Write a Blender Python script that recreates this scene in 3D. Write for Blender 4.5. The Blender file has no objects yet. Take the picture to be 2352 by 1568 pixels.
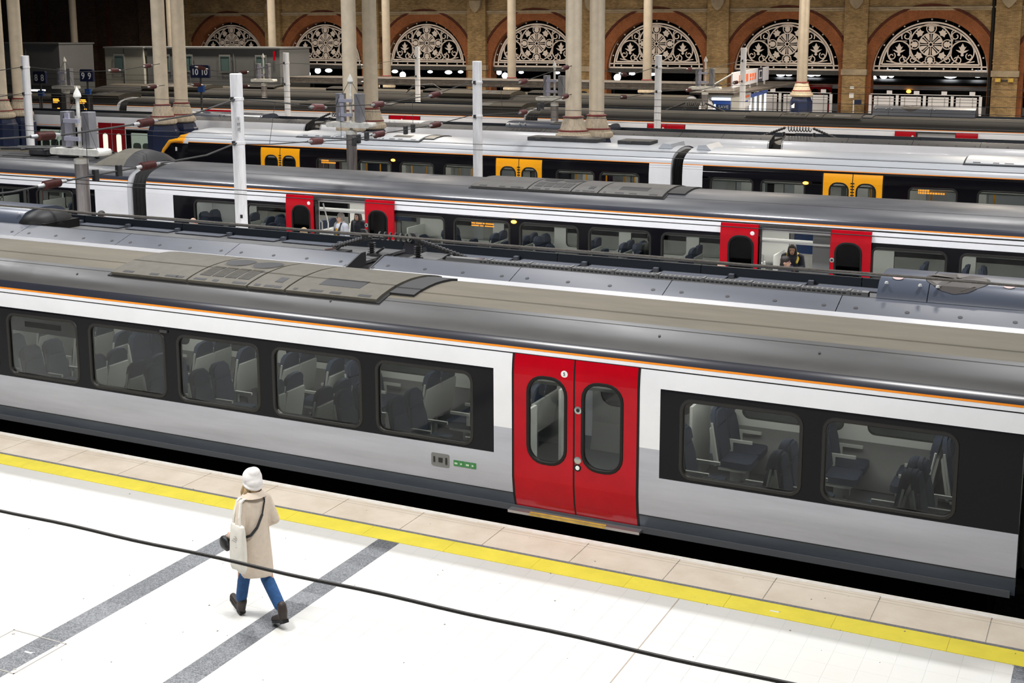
import bpy, bmesh, math, random
from mathutils import Vector, Matrix
random.seed(7)
SC = bpy.context.scene
COL = SC.collection
PI = math.pi

# ------------------------------------------------------------------ camera
F_PX, W_PX, H_PX = 2943.0, 2352.0, 1568.0
CAM_Z = 6.4
def _cam_axes(yaw, pitch, roll):
    cy, sy, cp, sp, cr, sr = math.cos(yaw), math.sin(yaw), math.cos(pitch), math.sin(pitch), math.cos(roll), math.sin(roll)
    fw = Vector((sy*cp, cy*cp, -sp)); ri = Vector((cy, -sy, 0)); up = ri.cross(fw)
    return cr*ri + sr*up, -sr*ri + cr*up, fw
_r, _u, _f = _cam_axes(math.radians(-26.0195), math.radians(9.9951), math.radians(-0.1494))
cd = bpy.data.cameras.new('camera'); cam = bpy.data.objects.new('camera', cd); COL.objects.link(cam)
cam.matrix_world = Matrix(((_r.x, _u.x, -_f.x, 0), (_r.y, _u.y, -_f.y, 0), (_r.z, _u.z, -_f.z, CAM_Z), (0, 0, 0, 1)))
cd.sensor_width = 36.0; cd.lens = F_PX/W_PX*36.0; cd.shift_y = -198.5/W_PX
cd.clip_end = 400
SC.camera = cam

# ------------------------------------------------------------------ world and station lamps
wd = bpy.data.worlds.new('night'); SC.world = wd; wd.use_nodes = True
bg = wd.node_tree.nodes['Background']; bg.inputs[0].default_value = (0.75, 0.85, 1.0, 1); bg.inputs[1].default_value = 0.035
def roof_lamp(x, y, z, w, sx, sy, col=(1.0, 0.93, 0.82), spread=160):
    ld = bpy.data.lights.new('roof_lamp', 'AREA'); ld.shape = 'RECTANGLE'; ld.size = sx; ld.size_y = sy
    ld.energy = w; ld.color = col; ld.spread = math.radians(spread)
    o = bpy.data.objects.new('roof_lamp', ld); COL.objects.link(o); o.location = (x, y, z)
    return o
# lamps hang from the roof of the train shed in rows along the platforms
for lx in (-19, -11, -3):
    roof_lamp(lx, 7.5, 12.5, 980, 3.0, 1.2, (1.0, 0.985, 0.965))
for lx in (-30, -20, -10, 0):
    roof_lamp(lx, 22.5, 13.5, 1050, 2.4, 0.5, (0.97, 0.975, 1.0))
for lx in (-40, -28, -16, -4, 8):
    roof_lamp(lx, 34.5, 14, 720, 2.4, 0.5, (1.0, 0.97, 0.94))
for lx in (-44, -30, -16, -3):
    roof_lamp(lx, 50.5, 14, 760, 2.4, 0.5, (1.0, 0.93, 0.84))
for lx in (-60, -50, -40, -29, -18, -7, 4):
    roof_lamp(lx, 69, 13.6, 2300, 2.4, 0.5, (1.0, 0.88, 0.72))
SC.view_settings.view_transform = 'Standard'; SC.view_settings.look = 'None'
SC.view_settings.exposure = 0.0; SC.view_settings.gamma = 1.0; SC.view_settings.use_curve_mapping = False

# ------------------------------------------------------------------ helpers
def tag(o, label=None, cat=None, group=None, kind=None):
    if label: o['label'] = label
    if cat: o['category'] = cat
    if group: o['group'] = group
    if kind: o['kind'] = kind
    return o
def thing(name, label, cat, loc=(0, 0, 0), group=None, rz=0.0):
    o = bpy.data.objects.new(name, None); COL.objects.link(o); o.location = loc; o.rotation_euler = (0, 0, rz)
    o.empty_display_size = 0.2
    return tag(o, label, cat, group)
def origin_of(p):
    v = Vector((0, 0, 0))
    while p is not None:
        v += Vector(p.location); p = p.parent
    return v
def place(name, me, parent=None, loc=(0, 0, 0), rz=0.0, scale=None):
    o = bpy.data.objects.new(name, me); COL.objects.link(o); o.parent = parent
    o.location = Vector(loc) - origin_of(parent); o.rotation_euler = (0, 0, rz)
    if scale: o.scale = scale
    return o
class MB:
    """collects polygons in world coordinates; obj() links them as one mesh object"""
    def __init__(s): s.v = []; s.f = []; s.m = []
    def add(s, verts, faces, m=0):
        b = len(s.v); s.v += [tuple(p) for p in verts]
        s.f += [tuple(b+i for i in f) for f in faces]; s.m += [m]*len(faces); return s
    def quad(s, a, b, c, d, m=0): return s.add((a, b, c, d), ((0, 1, 2, 3),), m)
    def box(s, x0, x1, y0, y1, z0, z1, m=0):
        v = [(x0,y0,z0),(x1,y0,z0),(x1,y1,z0),(x0,y1,z0),(x0,y0,z1),(x1,y0,z1),(x1,y1,z1),(x0,y1,z1)]
        return s.add(v, ((0,3,2,1),(4,5,6,7),(0,1,5,4),(1,2,6,5),(2,3,7,6),(3,0,4,7)), m)
    def ext(s, prof, x0, x1, m=0, closed=False, caps=False):
        n = len(prof); v = [(x0, y, z) for y, z in prof] + [(x1, y, z) for y, z in prof]
        f = [(i, i+1, n+i+1, n+i) for i in range(n-1)]
        if closed: f.append((n-1, 0, n, 2*n-1))
        if caps: f += [tuple(range(n-1, -1, -1)), tuple(range(n, 2*n))]
        return s.add(v, f, m)
    def prism(s, out, o, ax, ay, an, t, m=0):
        """flat outline (2D) on the plane o + a*ax + b*ay, thickened by t along an"""
        o, ax, ay, an = Vector(o), Vector(ax), Vector(ay), Vector(an); n = len(out)
        a = [o + ax*p[0] + ay*p[1] for p in out]; b = [p + an*t for p in a]
        return s.add(a+b, [tuple(range(n-1, -1, -1)), tuple(range(n, 2*n))] + [(i, (i+1) % n, n+(i+1) % n, n+i) for i in range(n)], m)
    def tube(s, pts, r, n=8, m=0, closed=False):
        pts = [Vector(p) for p in pts]; k = len(pts); rr = r if isinstance(r, (list, tuple)) else [r]*k
        rings = []; prev = None
        for i, p in enumerate(pts):
            if closed: t = pts[(i+1) % k] - pts[i-1]
            else: t = pts[min(i+1, k-1)] - pts[max(i-1, 0)]
            t = t.normalized() if t.length > 1e-9 else Vector((0, 0, 1))
            if prev is None:
                h = Vector((0, 0, 1)) if abs(t.z) < 0.9 else Vector((1, 0, 0)); a = t.cross(h).normalized()
            else:
                a = (prev - t*prev.dot(t)); a = a.normalized() if a.length > 1e-6 else t.orthogonal().normalized()
            prev = a; b = t.cross(a)
            rings.append([p + (a*math.cos(2*PI*j/n) + b*math.sin(2*PI*j/n))*rr[i] for j in range(n)])
        base = [q for ring in rings for q in ring]; f = []
        for i in range(k if closed else k-1):
            for j in range(n):
                f.append((i*n+j, i*n+(j+1) % n, ((i+1) % k)*n+(j+1) % n, ((i+1) % k)*n+j))
        if not closed: f += [tuple(range(n-1, -1, -1)), tuple((k-1)*n+j for j in range(n))]
        return s.add(base, f, m)
    def lathe(s, prof, cx=0, cy=0, n=24, m=0, cap=True):
        v = [(cx+r*math.cos(2*PI*j/n), cy+r*math.sin(2*PI*j/n), z) for r, z in prof for j in range(n)]; k = len(prof)
        f = [(i*n+j, i*n+(j+1) % n, (i+1)*n+(j+1) % n, (i+1)*n+j) for i in range(k-1) for j in range(n)]
        if cap: f += [tuple(range(n-1, -1, -1)), tuple((k-1)*n+j for j in range(n))]
        return s.add(v, f, m)
    def ball(s, c, r, n=12, k=8, m=0):
        rx, ry, rz = r if isinstance(r, (tuple, list)) else (r, r, r)
        v = []; 
        for i in range(k+1):
            a = PI*i/k
            for j in range(n): v.append((c[0]+rx*math.sin(a)*math.cos(2*PI*j/n), c[1]+ry*math.sin(a)*math.sin(2*PI*j/n), c[2]+rz*math.cos(a)))
        f = [(i*n+j, (i+1)*n+j, (i+1)*n+(j+1) % n, i*n+(j+1) % n) for i in range(k) for j in range(n)]
        return s.add(v, f, m)
    def mesh(s, name, mats, org=(0, 0, 0), smooth=35):
        me = bpy.data.meshes.new(name); ox, oy, oz = org
        me.from_pydata([(x-ox, y-oy, z-oz) for x, y, z in s.v], [], s.f)
        for q in (mats if isinstance(mats, (list, tuple)) else [mats]): me.materials.append(q)
        me.polygons.foreach_set('material_index', s.m)
        bm = bmesh.new(); bm.from_mesh(me); bmesh.ops.remove_doubles(bm, verts=bm.verts, dist=1e-5)
        bmesh.ops.recalc_face_normals(bm, faces=bm.faces); bm.to_mesh(me); bm.free()
        if smooth:
            me.polygons.foreach_set('use_smooth', [True]*len(me.polygons)); me.set_sharp_from_angle(angle=math.radians(smooth))
        me.update(); return me
    def obj(s, name, mats, parent=None, smooth=35, org=None):
        if org is None: org = origin_of(parent)
        me = s.mesh(name, mats, org, smooth); o = bpy.data.objects.new(name, me); COL.objects.link(o)
        o.parent = parent
        o.location = Vector(org) - origin_of(parent)
        return o
def bevel(o, w=0.01, seg=2, ang=40):
    b = o.modifiers.new('bevel', 'BEVEL'); b.width = w; b.segments = seg; b.limit_method = 'ANGLE'; b.angle_limit = math.radians(ang)
    return o
def lerp_tab(tab, x):
    if x <= tab[0][0]: return tab[0][1]
    for (a, fa), (b, fb) in zip(tab, tab[1:]):
        if x <= b: return fa + (fb-fa)*(x-a)/(b-a)
    return tab[-1][1]
def rrect(x0, x1, z0, z1, r, n=5):
    """rounded rectangle outline, counter-clockwise, n+1 points on each corner"""
    p = []
    for cx, cz, a0 in ((x1-r, z0+r, -PI/2), (x1-r, z1-r, 0), (x0+r, z1-r, PI/2), (x0+r, z0+r, PI)):
        for i in range(n+1):
            a = a0 + PI/2*i/n; p.append((cx+r*math.cos(a), cz+r*math.sin(a)))
    return p
def holed_cell(X0, X1, Z0, Z1, hole, n=6):
    """faces of a rectangle with a rounded hole: returns verts2d, faces, inner loop indices"""
    hx0, hx1, hz0, hz1, r = hole
    inn = rrect(hx0, hx1, hz0, hz1, r, n); out = []
    k = 0
    for c, (ex, ez) in enumerate(((X1, Z0), (X1, Z1), (X0, Z1), (X0, Z0))):
        for i in range(n+1):
            x, z = inn[k]; k += 1
            if i*2 < n: q = (x, ez) if c in (0, 2) else (ex, z)
            elif i*2 > n: q = (ex, z) if c in (0, 2) else (x, ez)
            else: q = (ex, ez)
            out.append(q)
    N = len(inn)
    return inn+out, [(i, (i+1) % N, N+(i+1) % N, N+i) for i in range(N)], list(range(N))
def text_obj(txt, size, mat, parent, org, ax, ay, depth=0.004, name='lettering', align='CENTER', bold=0.0):
    """raised lettering: txt centred on org in the plane of ax (reading direction) and ay (up)"""
    cu = bpy.data.curves.new('lettering', 'FONT'); cu.body = txt; cu.size = size; cu.align_x = align; cu.align_y = 'CENTER'
    cu.extrude = depth; cu.resolution_u = 3; cu.offset = bold
    tmp = bpy.data.objects.new('tmp', cu); COL.objects.link(tmp)
    me = bpy.data.meshes.new_from_object(tmp.evaluated_get(bpy.context.evaluated_depsgraph_get()))
    bpy.data.objects.remove(tmp); bpy.data.curves.remove(cu)
    me.materials.clear(); me.materials.append(mat); me.name = name
    ax, ay = Vector(ax).normalized(), Vector(ay).normalized(); an = ax.cross(ay)
    for v in me.vertices: v.co = ax*v.co.x + ay*v.co.y + an*v.co.z
    return place(name, me, parent, org)

# ------------------------------------------------------------------ materials
MATS = {}
def M(name, col, rough=0.5, metal=0.0, var=0.0, vscale=2.0, vdet=6, bump=0.0, bscale=60.0, spec=0.5, coat=0.0, emit=None, estr=0.0, stretch=(1, 1, 1), col2=None, rvar=0.0):
    m = bpy.data.materials.new(name); m.use_nodes = True; nt = m.node_tree; N = nt.nodes; L = nt.links
    b = N['Principled BSDF']; c4 = (*col, 1)
    b.inputs['Base Color'].default_value = c4; b.inputs['Roughness'].default_value = rough; b.inputs['Metallic'].default_value = metal
    b.inputs['Specular IOR Level'].default_value = spec; b.inputs['Coat Weight'].default_value = coat
    if emit: b.inputs['Emission Color'].default_value = (*emit, 1); b.inputs['Emission Strength'].default_value = estr
    if var > 0 or col2 or bump > 0 or rvar > 0:
        g = N.new('ShaderNodeNewGeometry'); mp = N.new('ShaderNodeMapping'); mp.inputs['Scale'].default_value = stretch
        L.new(g.outputs['Position'], mp.inputs['Vector'])
        if var > 0 or col2:
            n = N.new('ShaderNodeTexNoise'); n.inputs['Scale'].default_value = vscale; n.inputs['Detail'].default_value = vdet; n.inputs['Roughness'].default_value = 0.62
            L.new(mp.outputs[0], n.inputs['Vector'])
            r = N.new('ShaderNodeMapRange'); r.inputs[1].default_value = 0.3; r.inputs[2].default_value = 0.7; L.new(n.outputs[0], r.inputs[0])
            mx = N.new('ShaderNodeMix'); mx.data_type = 'RGBA'; L.new(r.outputs[0], mx.inputs[0])
            lo = col2 if col2 else tuple(x*(1-var) for x in col); hi = col if col2 else tuple(min(1, x*(1+var)) for x in col)
            mx.inputs[6].default_value = (*lo, 1); mx.inputs[7].default_value = (*hi, 1)
            L.new(mx.outputs[2], b.inputs['Base Color'])
            if rvar > 0:
                r2 = N.new('ShaderNodeMapRange'); r2.inputs[3].default_value = rough-rvar; r2.inputs[4].default_value = rough+rvar
                L.new(r.outputs[0], r2.inputs[0]); L.new(r2.outputs[0], b.inputs['Roughness'])
        if bump > 0:
            n2 = N.new('ShaderNodeTexNoise'); n2.inputs['Scale'].default_value = bscale; n2.inputs['Detail'].default_value = 4
            L.new(mp.outputs[0], n2.inputs['Vector']); bp = N.new('ShaderNodeBump'); bp.inputs['Strength'].default_value = bump; bp.inputs['Distance'].default_value = 0.01
            L.new(n2.outputs[0], bp.inputs['Height']); L.new(bp.outputs[0], b.inputs['Normal'])
    MATS[name] = m; return m
def glass(name, tint, refl=1.0, rough=0.02):
    """thin window glass: clear tinted sheet with a fresnel mirror coat"""
    m = bpy.data.materials.new(name); m.use_nodes = True; nt = m.node_tree; N = nt.nodes; L = nt.links; N.remove(N['Principled BSDF'])
    t = N.new('ShaderNodeBsdfTransparent'); t.inputs[0].default_value = (*tint, 1)
    g = N.new('ShaderNodeBsdfGlossy'); g.inputs['Roughness'].default_value = rough; g.inputs[0].default_value = (refl, refl, refl, 1)
    fr = N.new('ShaderNodeFresnel'); fr.inputs[0].default_value = 1.28
    mx = N.new('ShaderNodeMixShader'); L.new(fr.outputs[0], mx.inputs[0]); L.new(t.outputs[0], mx.inputs[1]); L.new(g.outputs[0], mx.inputs[2])
    L.new(mx.outputs[0], N['Material Output'].inputs[0]); MATS[name] = m; return m
def brick_mat(name, c1, c2, mortar, axes='XZ', sx=0.225, sz=0.075, var=0.35, rough=0.9):
    m = bpy.data.materials.new(name); m.use_nodes = True; nt = m.node_tree; N = nt.nodes; L = nt.links; b = N['Principled BSDF']
    b.inputs['Roughness'].default_value = rough; b.inputs['Specular IOR Level'].default_value = 0.2
    g = N.new('ShaderNodeNewGeometry'); sp = N.new('ShaderNodeSeparateXYZ'); cb = N.new('ShaderNodeCombineXYZ')
    L.new(g.outputs['Position'], sp.inputs[0]); L.new(sp.outputs[axes[0]], cb.inputs[0]); L.new(sp.outputs[axes[1]], cb.inputs[1])
    br = N.new('ShaderNodeTexBrick'); br.inputs['Scale'].default_value = 1.0; br.inputs['Brick Width'].default_value = sx; br.inputs['Row Height'].default_value = sz
    br.inputs['Mortar Size'].default_value = 0.008; br.inputs['Color1'].default_value = (*c1, 1); br.inputs['Color2'].default_value = (*c2, 1); br.inputs['Mortar'].default_value = (*mortar, 1)
    L.new(cb.outputs[0], br.inputs['Vector'])
    n = N.new('ShaderNodeTexNoise'); n.inputs['Scale'].default_value = 0.9; n.inputs['Detail'].default_value = 8; n.inputs['Roughness'].default_value = 0.7; L.new(g.outputs['Position'], n.inputs['Vector'])
    mr = N.new('ShaderNodeMapRange'); mr.inputs[1].default_value = 0.25; mr.inputs[2].default_value = 0.75; mr.inputs[3].default_value = 1-var; mr.inputs[4].default_value = 1+var; L.new(n.outputs[0], mr.inputs[0])
    mx = N.new('ShaderNodeMix'); mx.data_type = 'RGBA'; mx.blend_type = 'MULTIPLY'; mx.inputs[0].default_value = 1.0
    L.new(br.outputs[0], mx.inputs[6]); L.new(mr.outputs[0], mx.inputs[7]); L.new(mx.outputs[2], b.inputs['Base Color'])
    bp = N.new('ShaderNodeBump'); bp.inputs['Strength'].default_value = 0.5; bp.inputs['Distance'].default_value = 0.01; L.new(br.outputs[1], bp.inputs['Height']); bp.invert = True
    L.new(bp.outputs[0], b.inputs['Normal']); MATS[name] = m; return m
def speckle(name, a, b_, scale, rough=0.45):
    """terrazzo chips"""
    m = bpy.data.materials.new(name); m.use_nodes = True; nt = m.node_tree; N = nt.nodes; L = nt.links; b = N['Principled BSDF']; b.inputs['Roughness'].default_value = rough
    g = N.new('ShaderNodeNewGeometry'); v = N.new('ShaderNodeTexVoronoi'); v.inputs['Scale'].default_value = scale; L.new(g.outputs['Position'], v.inputs['Vector'])
    sp = N.new('ShaderNodeSeparateColor'); L.new(v.outputs['Color'], sp.inputs[0])
    oi = N.new('ShaderNodeObjectInfo'); ad = N.new('ShaderNodeMath'); ad.operation = 'MULTIPLY_ADD'; L.new(oi.outputs['Random'], ad.inputs[0]); ad.inputs[1].default_value = 0.35; L.new(sp.outputs[0], ad.inputs[2])
    sb = N.new('ShaderNodeMath'); sb.operation = 'SUBTRACT'; L.new(ad.outputs[0], sb.inputs[0]); sb.inputs[1].default_value = 0.17; sb.use_clamp = True
    mx = N.new('ShaderNodeMix'); mx.data_type = 'RGBA'; L.new(sb.outputs[0], mx.inputs[0]); mx.inputs[6].default_value = (*a, 1); mx.inputs[7].default_value = (*b_, 1)
    L.new(mx.outputs[2], b.inputs['Base Color']); MATS[name] = m; return m

M('white_terrazzo', (0.70, 0.695, 0.665), 0.42, var=0.03, vscale=0.6, col2=(0.665, 0.65, 0.605))
speckle('grey_terrazzo', (0.075, 0.08, 0.09), (0.255, 0.265, 0.28), 85)
M('coping_stone', (0.84, 0.745, 0.62), 0.75, var=0.12, vscale=1.6, bump=0.25, bscale=30, col2=(0.68, 0.58, 0.46))
M('white_edge_paint', (0.92, 0.90, 0.86), 0.6, var=0.1, vscale=9, col2=(0.80, 0.73, 0.63))
M('yellow_line', (0.86, 0.73, 0.075), 0.6, var=0.08, vscale=3, bump=0.1, bscale=90)
M('grey_joint', (0.20, 0.20, 0.21), 0.8, var=0.4, vscale=30)
M('grout', (0.50, 0.48, 0.44), 0.9)
M('brass_trim', (0.36, 0.34, 0.31), 0.55)
M('grime', (0.02, 0.02, 0.02), 0.95, var=0.5, vscale=5, bump=0.5, bscale=8)
M('ballast', (0.035, 0.032, 0.03), 0.95, var=0.6, vscale=12, bump=0.8, bscale=10)
M('rail_steel', (0.10, 0.085, 0.075), 0.45, metal=0.7)
M('platform_concrete', (0.42, 0.40, 0.37), 0.8, var=0.2, vscale=1.5)
M('train_white', (0.80, 0.81, 0.84), 0.28, var=0.04, vscale=1.2, coat=0.2)
M('train_grey', (0.42, 0.435, 0.495), 0.34, var=0.12, vscale=1.5, stretch=(0.3, 1, 3))
M('train_skirt', (0.075, 0.092, 0.120), 0.42, var=0.2, vscale=2.0, stretch=(0.4, 1, 2))
M('train_black', (0.005, 0.005, 0.007), 0.12, spec=0.16)
M('train_roof', (0.070, 0.0685, 0.066), 0.46, var=0.16, vscale=2.2, stretch=(0.25, 1, 1), rvar=0.08)
M('train_roof_dust', (0.158, 0.141, 0.108), 0.68, var=0.14, vscale=3, stretch=(0.2, 1, 1), spec=0.2)
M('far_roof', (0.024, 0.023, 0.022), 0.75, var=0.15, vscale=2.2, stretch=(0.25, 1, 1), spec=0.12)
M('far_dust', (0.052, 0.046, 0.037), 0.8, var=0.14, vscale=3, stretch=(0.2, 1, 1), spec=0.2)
M('unit_dust', (0.125, 0.115, 0.092), 0.62, var=0.12, vscale=6, spec=0.25)
M('unit_grey', (0.090, 0.087, 0.082), 0.55, var=0.12, vscale=6, spec=0.3)
M('train_roof_edge', (0.030, 0.032, 0.044), 0.22, var=0.15, vscale=1.5, stretch=(0.2, 1, 1))
M('train_roof_blue', (0.062, 0.064, 0.071), 0.40, var=0.14, vscale=2.2, stretch=(0.25, 1, 1), rvar=0.08)
M('train_roof_pale', (0.46, 0.485, 0.52), 0.36, var=0.06, vscale=2, stretch=(0.3, 1, 1))
M('train_orange', (0.90, 0.28, 0.02), 0.4)
M('door_red', (0.44, 0.002, 0.010), 0.2, var=0.10, vscale=2.5, spec=0.22)
M('door_orange', (1.0, 0.42, 0.006), 0.3, coat=0.3)
M('rubber', (0.012, 0.012, 0.012), 0.5, spec=0.2)
M('frame_grey', (0.022, 0.021, 0.020), 0.35, spec=0.25)
M('seam', (0.012, 0.012, 0.012), 0.7)
M('lining', (0.62, 0.63, 0.61), 0.5)
M('lining_lower', (0.17, 0.175, 0.175), 0.6)
M('car_floor', (0.07, 0.075, 0.085), 0.7)
M('seat_fabric', (0.030, 0.038, 0.062), 0.9, spec=0.2)
M('seat_shell', (0.50, 0.51, 0.49), 0.4)
M('seat_green', (0.42, 0.52, 0.46), 0.6)
M('grab_pole', (0.70, 0.70, 0.66), 0.3, metal=0.5)
M('step_yellow', (0.55, 0.36, 0.06), 0.5, var=0.35, vscale=6)
M('steel', (0.45, 0.45, 0.46), 0.35, metal=0.8)
M('dark_metal', (0.045, 0.045, 0.047), 0.5, metal=0.3, var=0.3, vscale=6)
M('grille_dark', (0.02, 0.02, 0.022), 0.6)
M('green_label', (0.03, 0.20, 0.05), 0.5)
M('white_print', (0.85, 0.85, 0.85), 0.5)
M('black_print', (0.01, 0.01, 0.01), 0.5)
M('lamp_panel', (0.9, 0.9, 0.88), 0.5, emit=(1, 0.97, 0.92), estr=3.0)
M('amber_lamp', (1, 0.5, 0.05), 0.4, emit=(1.0, 0.36, 0.03), estr=9.0)
M('amber_text', (1, 0.4, 0.05), 0.5, emit=(1.0, 0.38, 0.04), estr=2.6)
glass('window_glass', (0.62, 0.64, 0.63), 1.0)
glass('dark_glass', (0.16, 0.17, 0.18), 1.0)
# ------------------------------------------------------------------ the setting: near platform
fl = MB(); fl.box(-26, 6, 2.0, 14.28, -0.9, -0.006)
floor = tag(fl.obj('floor', MATS['grout'], None, 0), kind='structure')
PX, PY0, PYS, TX0 = 0.309, 12.94, 0.295, -4.31
def tile_mesh(w, d, mat, h=0.006, gap=0.0012, name='tile'):
    mb = MB(); mb.box(gap, w-gap, gap, d-gap, -h, 0.0); return mb.mesh(name, MATS[mat], (0, 0, 0), 0)
tm_white = tile_mesh(PX, PYS, 'white_terrazzo', gap=0.0008); tm_grey = tile_mesh(PX, PYS, 'grey_terrazzo')
tm_cut = tile_mesh(PX, 13.155-PY0, 'white_terrazzo', gap=0.0008); tm_cutg = tile_mesh(PX, 13.155-PY0, 'grey_terrazzo')
spots = []
for i in range(-64, 32):
    x = TX0 + i*PX
    for j in range(-1, 33):
        y = PY0 - (j+1)*PYS if j >= 0 else PY0
        grey = i in (-19, -13)
        spots.append((y > 7.6, math.hypot((x+6.5)/1.7, (y+.3*(x+6.5))-11.2), x, y, j, grey))
near_white = sorted([s for s in spots if s[0] and not s[5]], key=lambda s: s[1])[:300]
keep = set((s[2], s[3]) for s in near_white); rest = MB()
for vis, dist, x, y, j, grey in spots:
    if grey and vis: place('stripe_tile', tm_cutg if j < 0 else tm_grey, floor, (x, y, 0))
    elif (x, y) in keep: place('floor_tile', tm_cut if j < 0 else tm_white, floor, (x, y, 0))
    else: rest.box(x+.0005, x+PX-.0005, y+.0005, y+(13.155-PY0 if j < 0 else PYS)-.0005, -0.006, 0, 1 if grey else 0)
tag(rest.obj('paving', [MATS['white_terrazzo'], MATS['grey_terrazzo']], floor, 0), kind='stuff')
for k in range(12): place('stripe_tile', tm_grey, floor, (-0.735, 13.155-PYS*(k+1), 0.0015))
# inspection hatch let into the paving
h = MB()
for a, b, c, d in ((-10.565, -9.80, 8.58, 8.595), (-10.565, -9.80, 9.285, 9.30), (-10.565, -10.55, 8.58, 9.30), (-9.815, -9.80, 8.58, 9.30)): h.box(a, b, c, d, -0.004, 0.003)
for x, y in ((-10.49, 9.22), (-9.87, 9.22), (-9.87, 8.66), (-10.49, 8.66)): h.lathe([(0.018, 0.0), (0.018, 0.004), (0.004, 0.004)], x, y, 10)
h.obj('hatch_frame', MATS['brass_trim'], floor, 0)
# long brown expansion joint and dirt specks
j = MB(); j.box(-4.318, -4.304, 2, 13.155, -0.004, 0.0015); j.obj('expansion_joint', M('joint_brown', (0.42, 0.36, 0.30), 0.9), floor, 0)
# yellow warning line, tile by tile
ym = tile_mesh(1.2, 0.335, 'yellow_line', 0.008, 0.0015); cm = None
for k in range(22): place('yellow_tile', ym, floor, (-20.6+1.2*k, 13.165, 0.001))
g = MB(); g.box(-26, 6, 13.50, 13.548, -0.01, 0.002); g.obj('grey_joint_strip', MATS['grey_joint'], floor, 0)
# coping stones with the white nosing and two scored lines
cs = MB(); cs.box(0.006, 1.194, 0, 0.735, -0.12, 0.0); cs.box(0.004, 1.196, 0.735, 0.742, -0.12, -0.01)
cmesh = cs.mesh('coping_stone', MATS['coping_stone'], (0, 0, 0), 0)
for k in range(21):
    x = -19.0 + 1.2*k - 0.05
    c = place('coping_stone', cmesh, floor, (x, 13.552, 0.002))
w = MB()
for k in range(21*6):
    x = -19.05 + 0.2*k; y0 = 14.188 + random.uniform(-.015, .02)
    w.quad((x, y0, 0.0035), (x+.2, 14.188+random.uniform(-.015, .02), 0.0035), (x+.2, 14.292, 0.0035), (x, 14.292, 0.0035))
w.obj('white_nosing', MATS['white_edge_paint'], floor, 0)
s = MB()
for y in (14.135, 14.065): s.box(-26, 6, y, y+.006, 0, 0.0028)
s.obj('scored_line', MATS['joint_brown'], floor, 0)
specks = MB(); rs = random.Random(3)
for k in range(150):
    x, y = rs.uniform(-18, 0), rs.uniform(7.5, 14.1); r = rs.choice((.004, .005, .006, .008, .012))
    specks.lathe([(r, 0.0), (r*.8, 0.0045)], x, y, 6)
tag(specks.obj('gum_specks', M('gum', (0.25, 0.23, 0.20), 0.8), floor, 0), kind='stuff')
for x, y, a in ((-10.02, 8.98, .3), (-3.25, 13.3, -.2)):
    lt = MB(); lt.box(x-.05, x+.05, y-.012, y+.014, 0.001, 0.004); lt.quad((x+.03, y+.014, .004), (x+.075, y+.02, .006), (x+.07, y+.028, .004), (x+.03, y+.02, .003))
    tag(lt.obj('paper_scrap', MATS['white_print'], None, 0), 'small white paper scrap lying on the ' + ('yellow line' if x > -5 else 'grey tile of the hatch'), 'litter')
ew = MB(); ew.box(-26, 6, 14.285, 14.295, -0.9, -0.004); ew.obj('platform_edge_wall', MATS['grime'], floor, 0)
# other platforms and the track beds
for y0, y1, nm in ((20.8, 26.55, 'a'), (33.4, 37.05, 'b'), (40.25, 44.75, 'c'), (48.1, 53.7, 'd'), (60.8, 63.7, 'e'), (70.6, 110, 'f')):
    p = MB(); p.box(-130, 40, y0, y1, -0.9, 0.0); tag(p.obj('platform_slab', MATS['platform_concrete'], None, 0), kind='structure')
p = MB(); p.box(-130, 40, 14.295, 110, -1.3, -1.12); tag(p.obj('track_bed', MATS['ballast'], None, 0), kind='structure')

# ------------------------------------------------------------------ Aventra style carriage
TW = 2.72
SIDE = [(.12, .10), (.36, .03), (.6, 0.0), (2.0, 0.0), (2.15, .012), (2.27, .035), (2.345, .05)]
ROOF = [(.05, 2.345), (.075, 2.40), (.11, 2.445), (.20, 2.53), (.36, 2.61), (.6, 2.68), (.9, 2.735), (1.15, 2.755), (1.36, 2.762)]
def sy(z): return lerp_tab(SIDE, z)
def roof_pt(o, lift=0.0):
    """point and lift along the normal at distance o from the near side"""
    q = o if o <= TW/2 else TW-o
    z = lerp_tab(ROOF, q); e = 0.02
    dz = (lerp_tab(ROOF, q+e) - lerp_tab(ROOF, q-e))/(2*e)
    nx, nz = -dz, 1.0; l = math.hypot(nx, nz); nx /= l; nz /= l
    if o > TW/2: nx = -nx
    return o + nx*lift, z + nz*lift
def band(mb, xa, xb, zs, Y, far=False, off=0.0, holes=(), m=0):
    def P(x, z):
        o = sy(z) + off
        return (x, Y + (TW - o if far else o), z)
    for z0, z1 in zip(zs, zs[1:]):
        hs = sorted(h for h in holes if z0 <= h[2] and h[3] <= z1 and h[0] > xa and h[1] < xb)
        if not hs: mb.quad(P(xa, z0), P(xb, z0), P(xb, z1), P(xa, z1), m); continue
        cuts = [xa] + [(a[1]+b[0])/2 for a, b in zip(hs, hs[1:])] + [xb]
        for k, hh in enumerate(hs):
            v, f, _ = holed_cell(cuts[k], cuts[k+1], z0, z1, hh); mb.add([P(*p) for p in v], f, m)
_cache = {}
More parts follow.
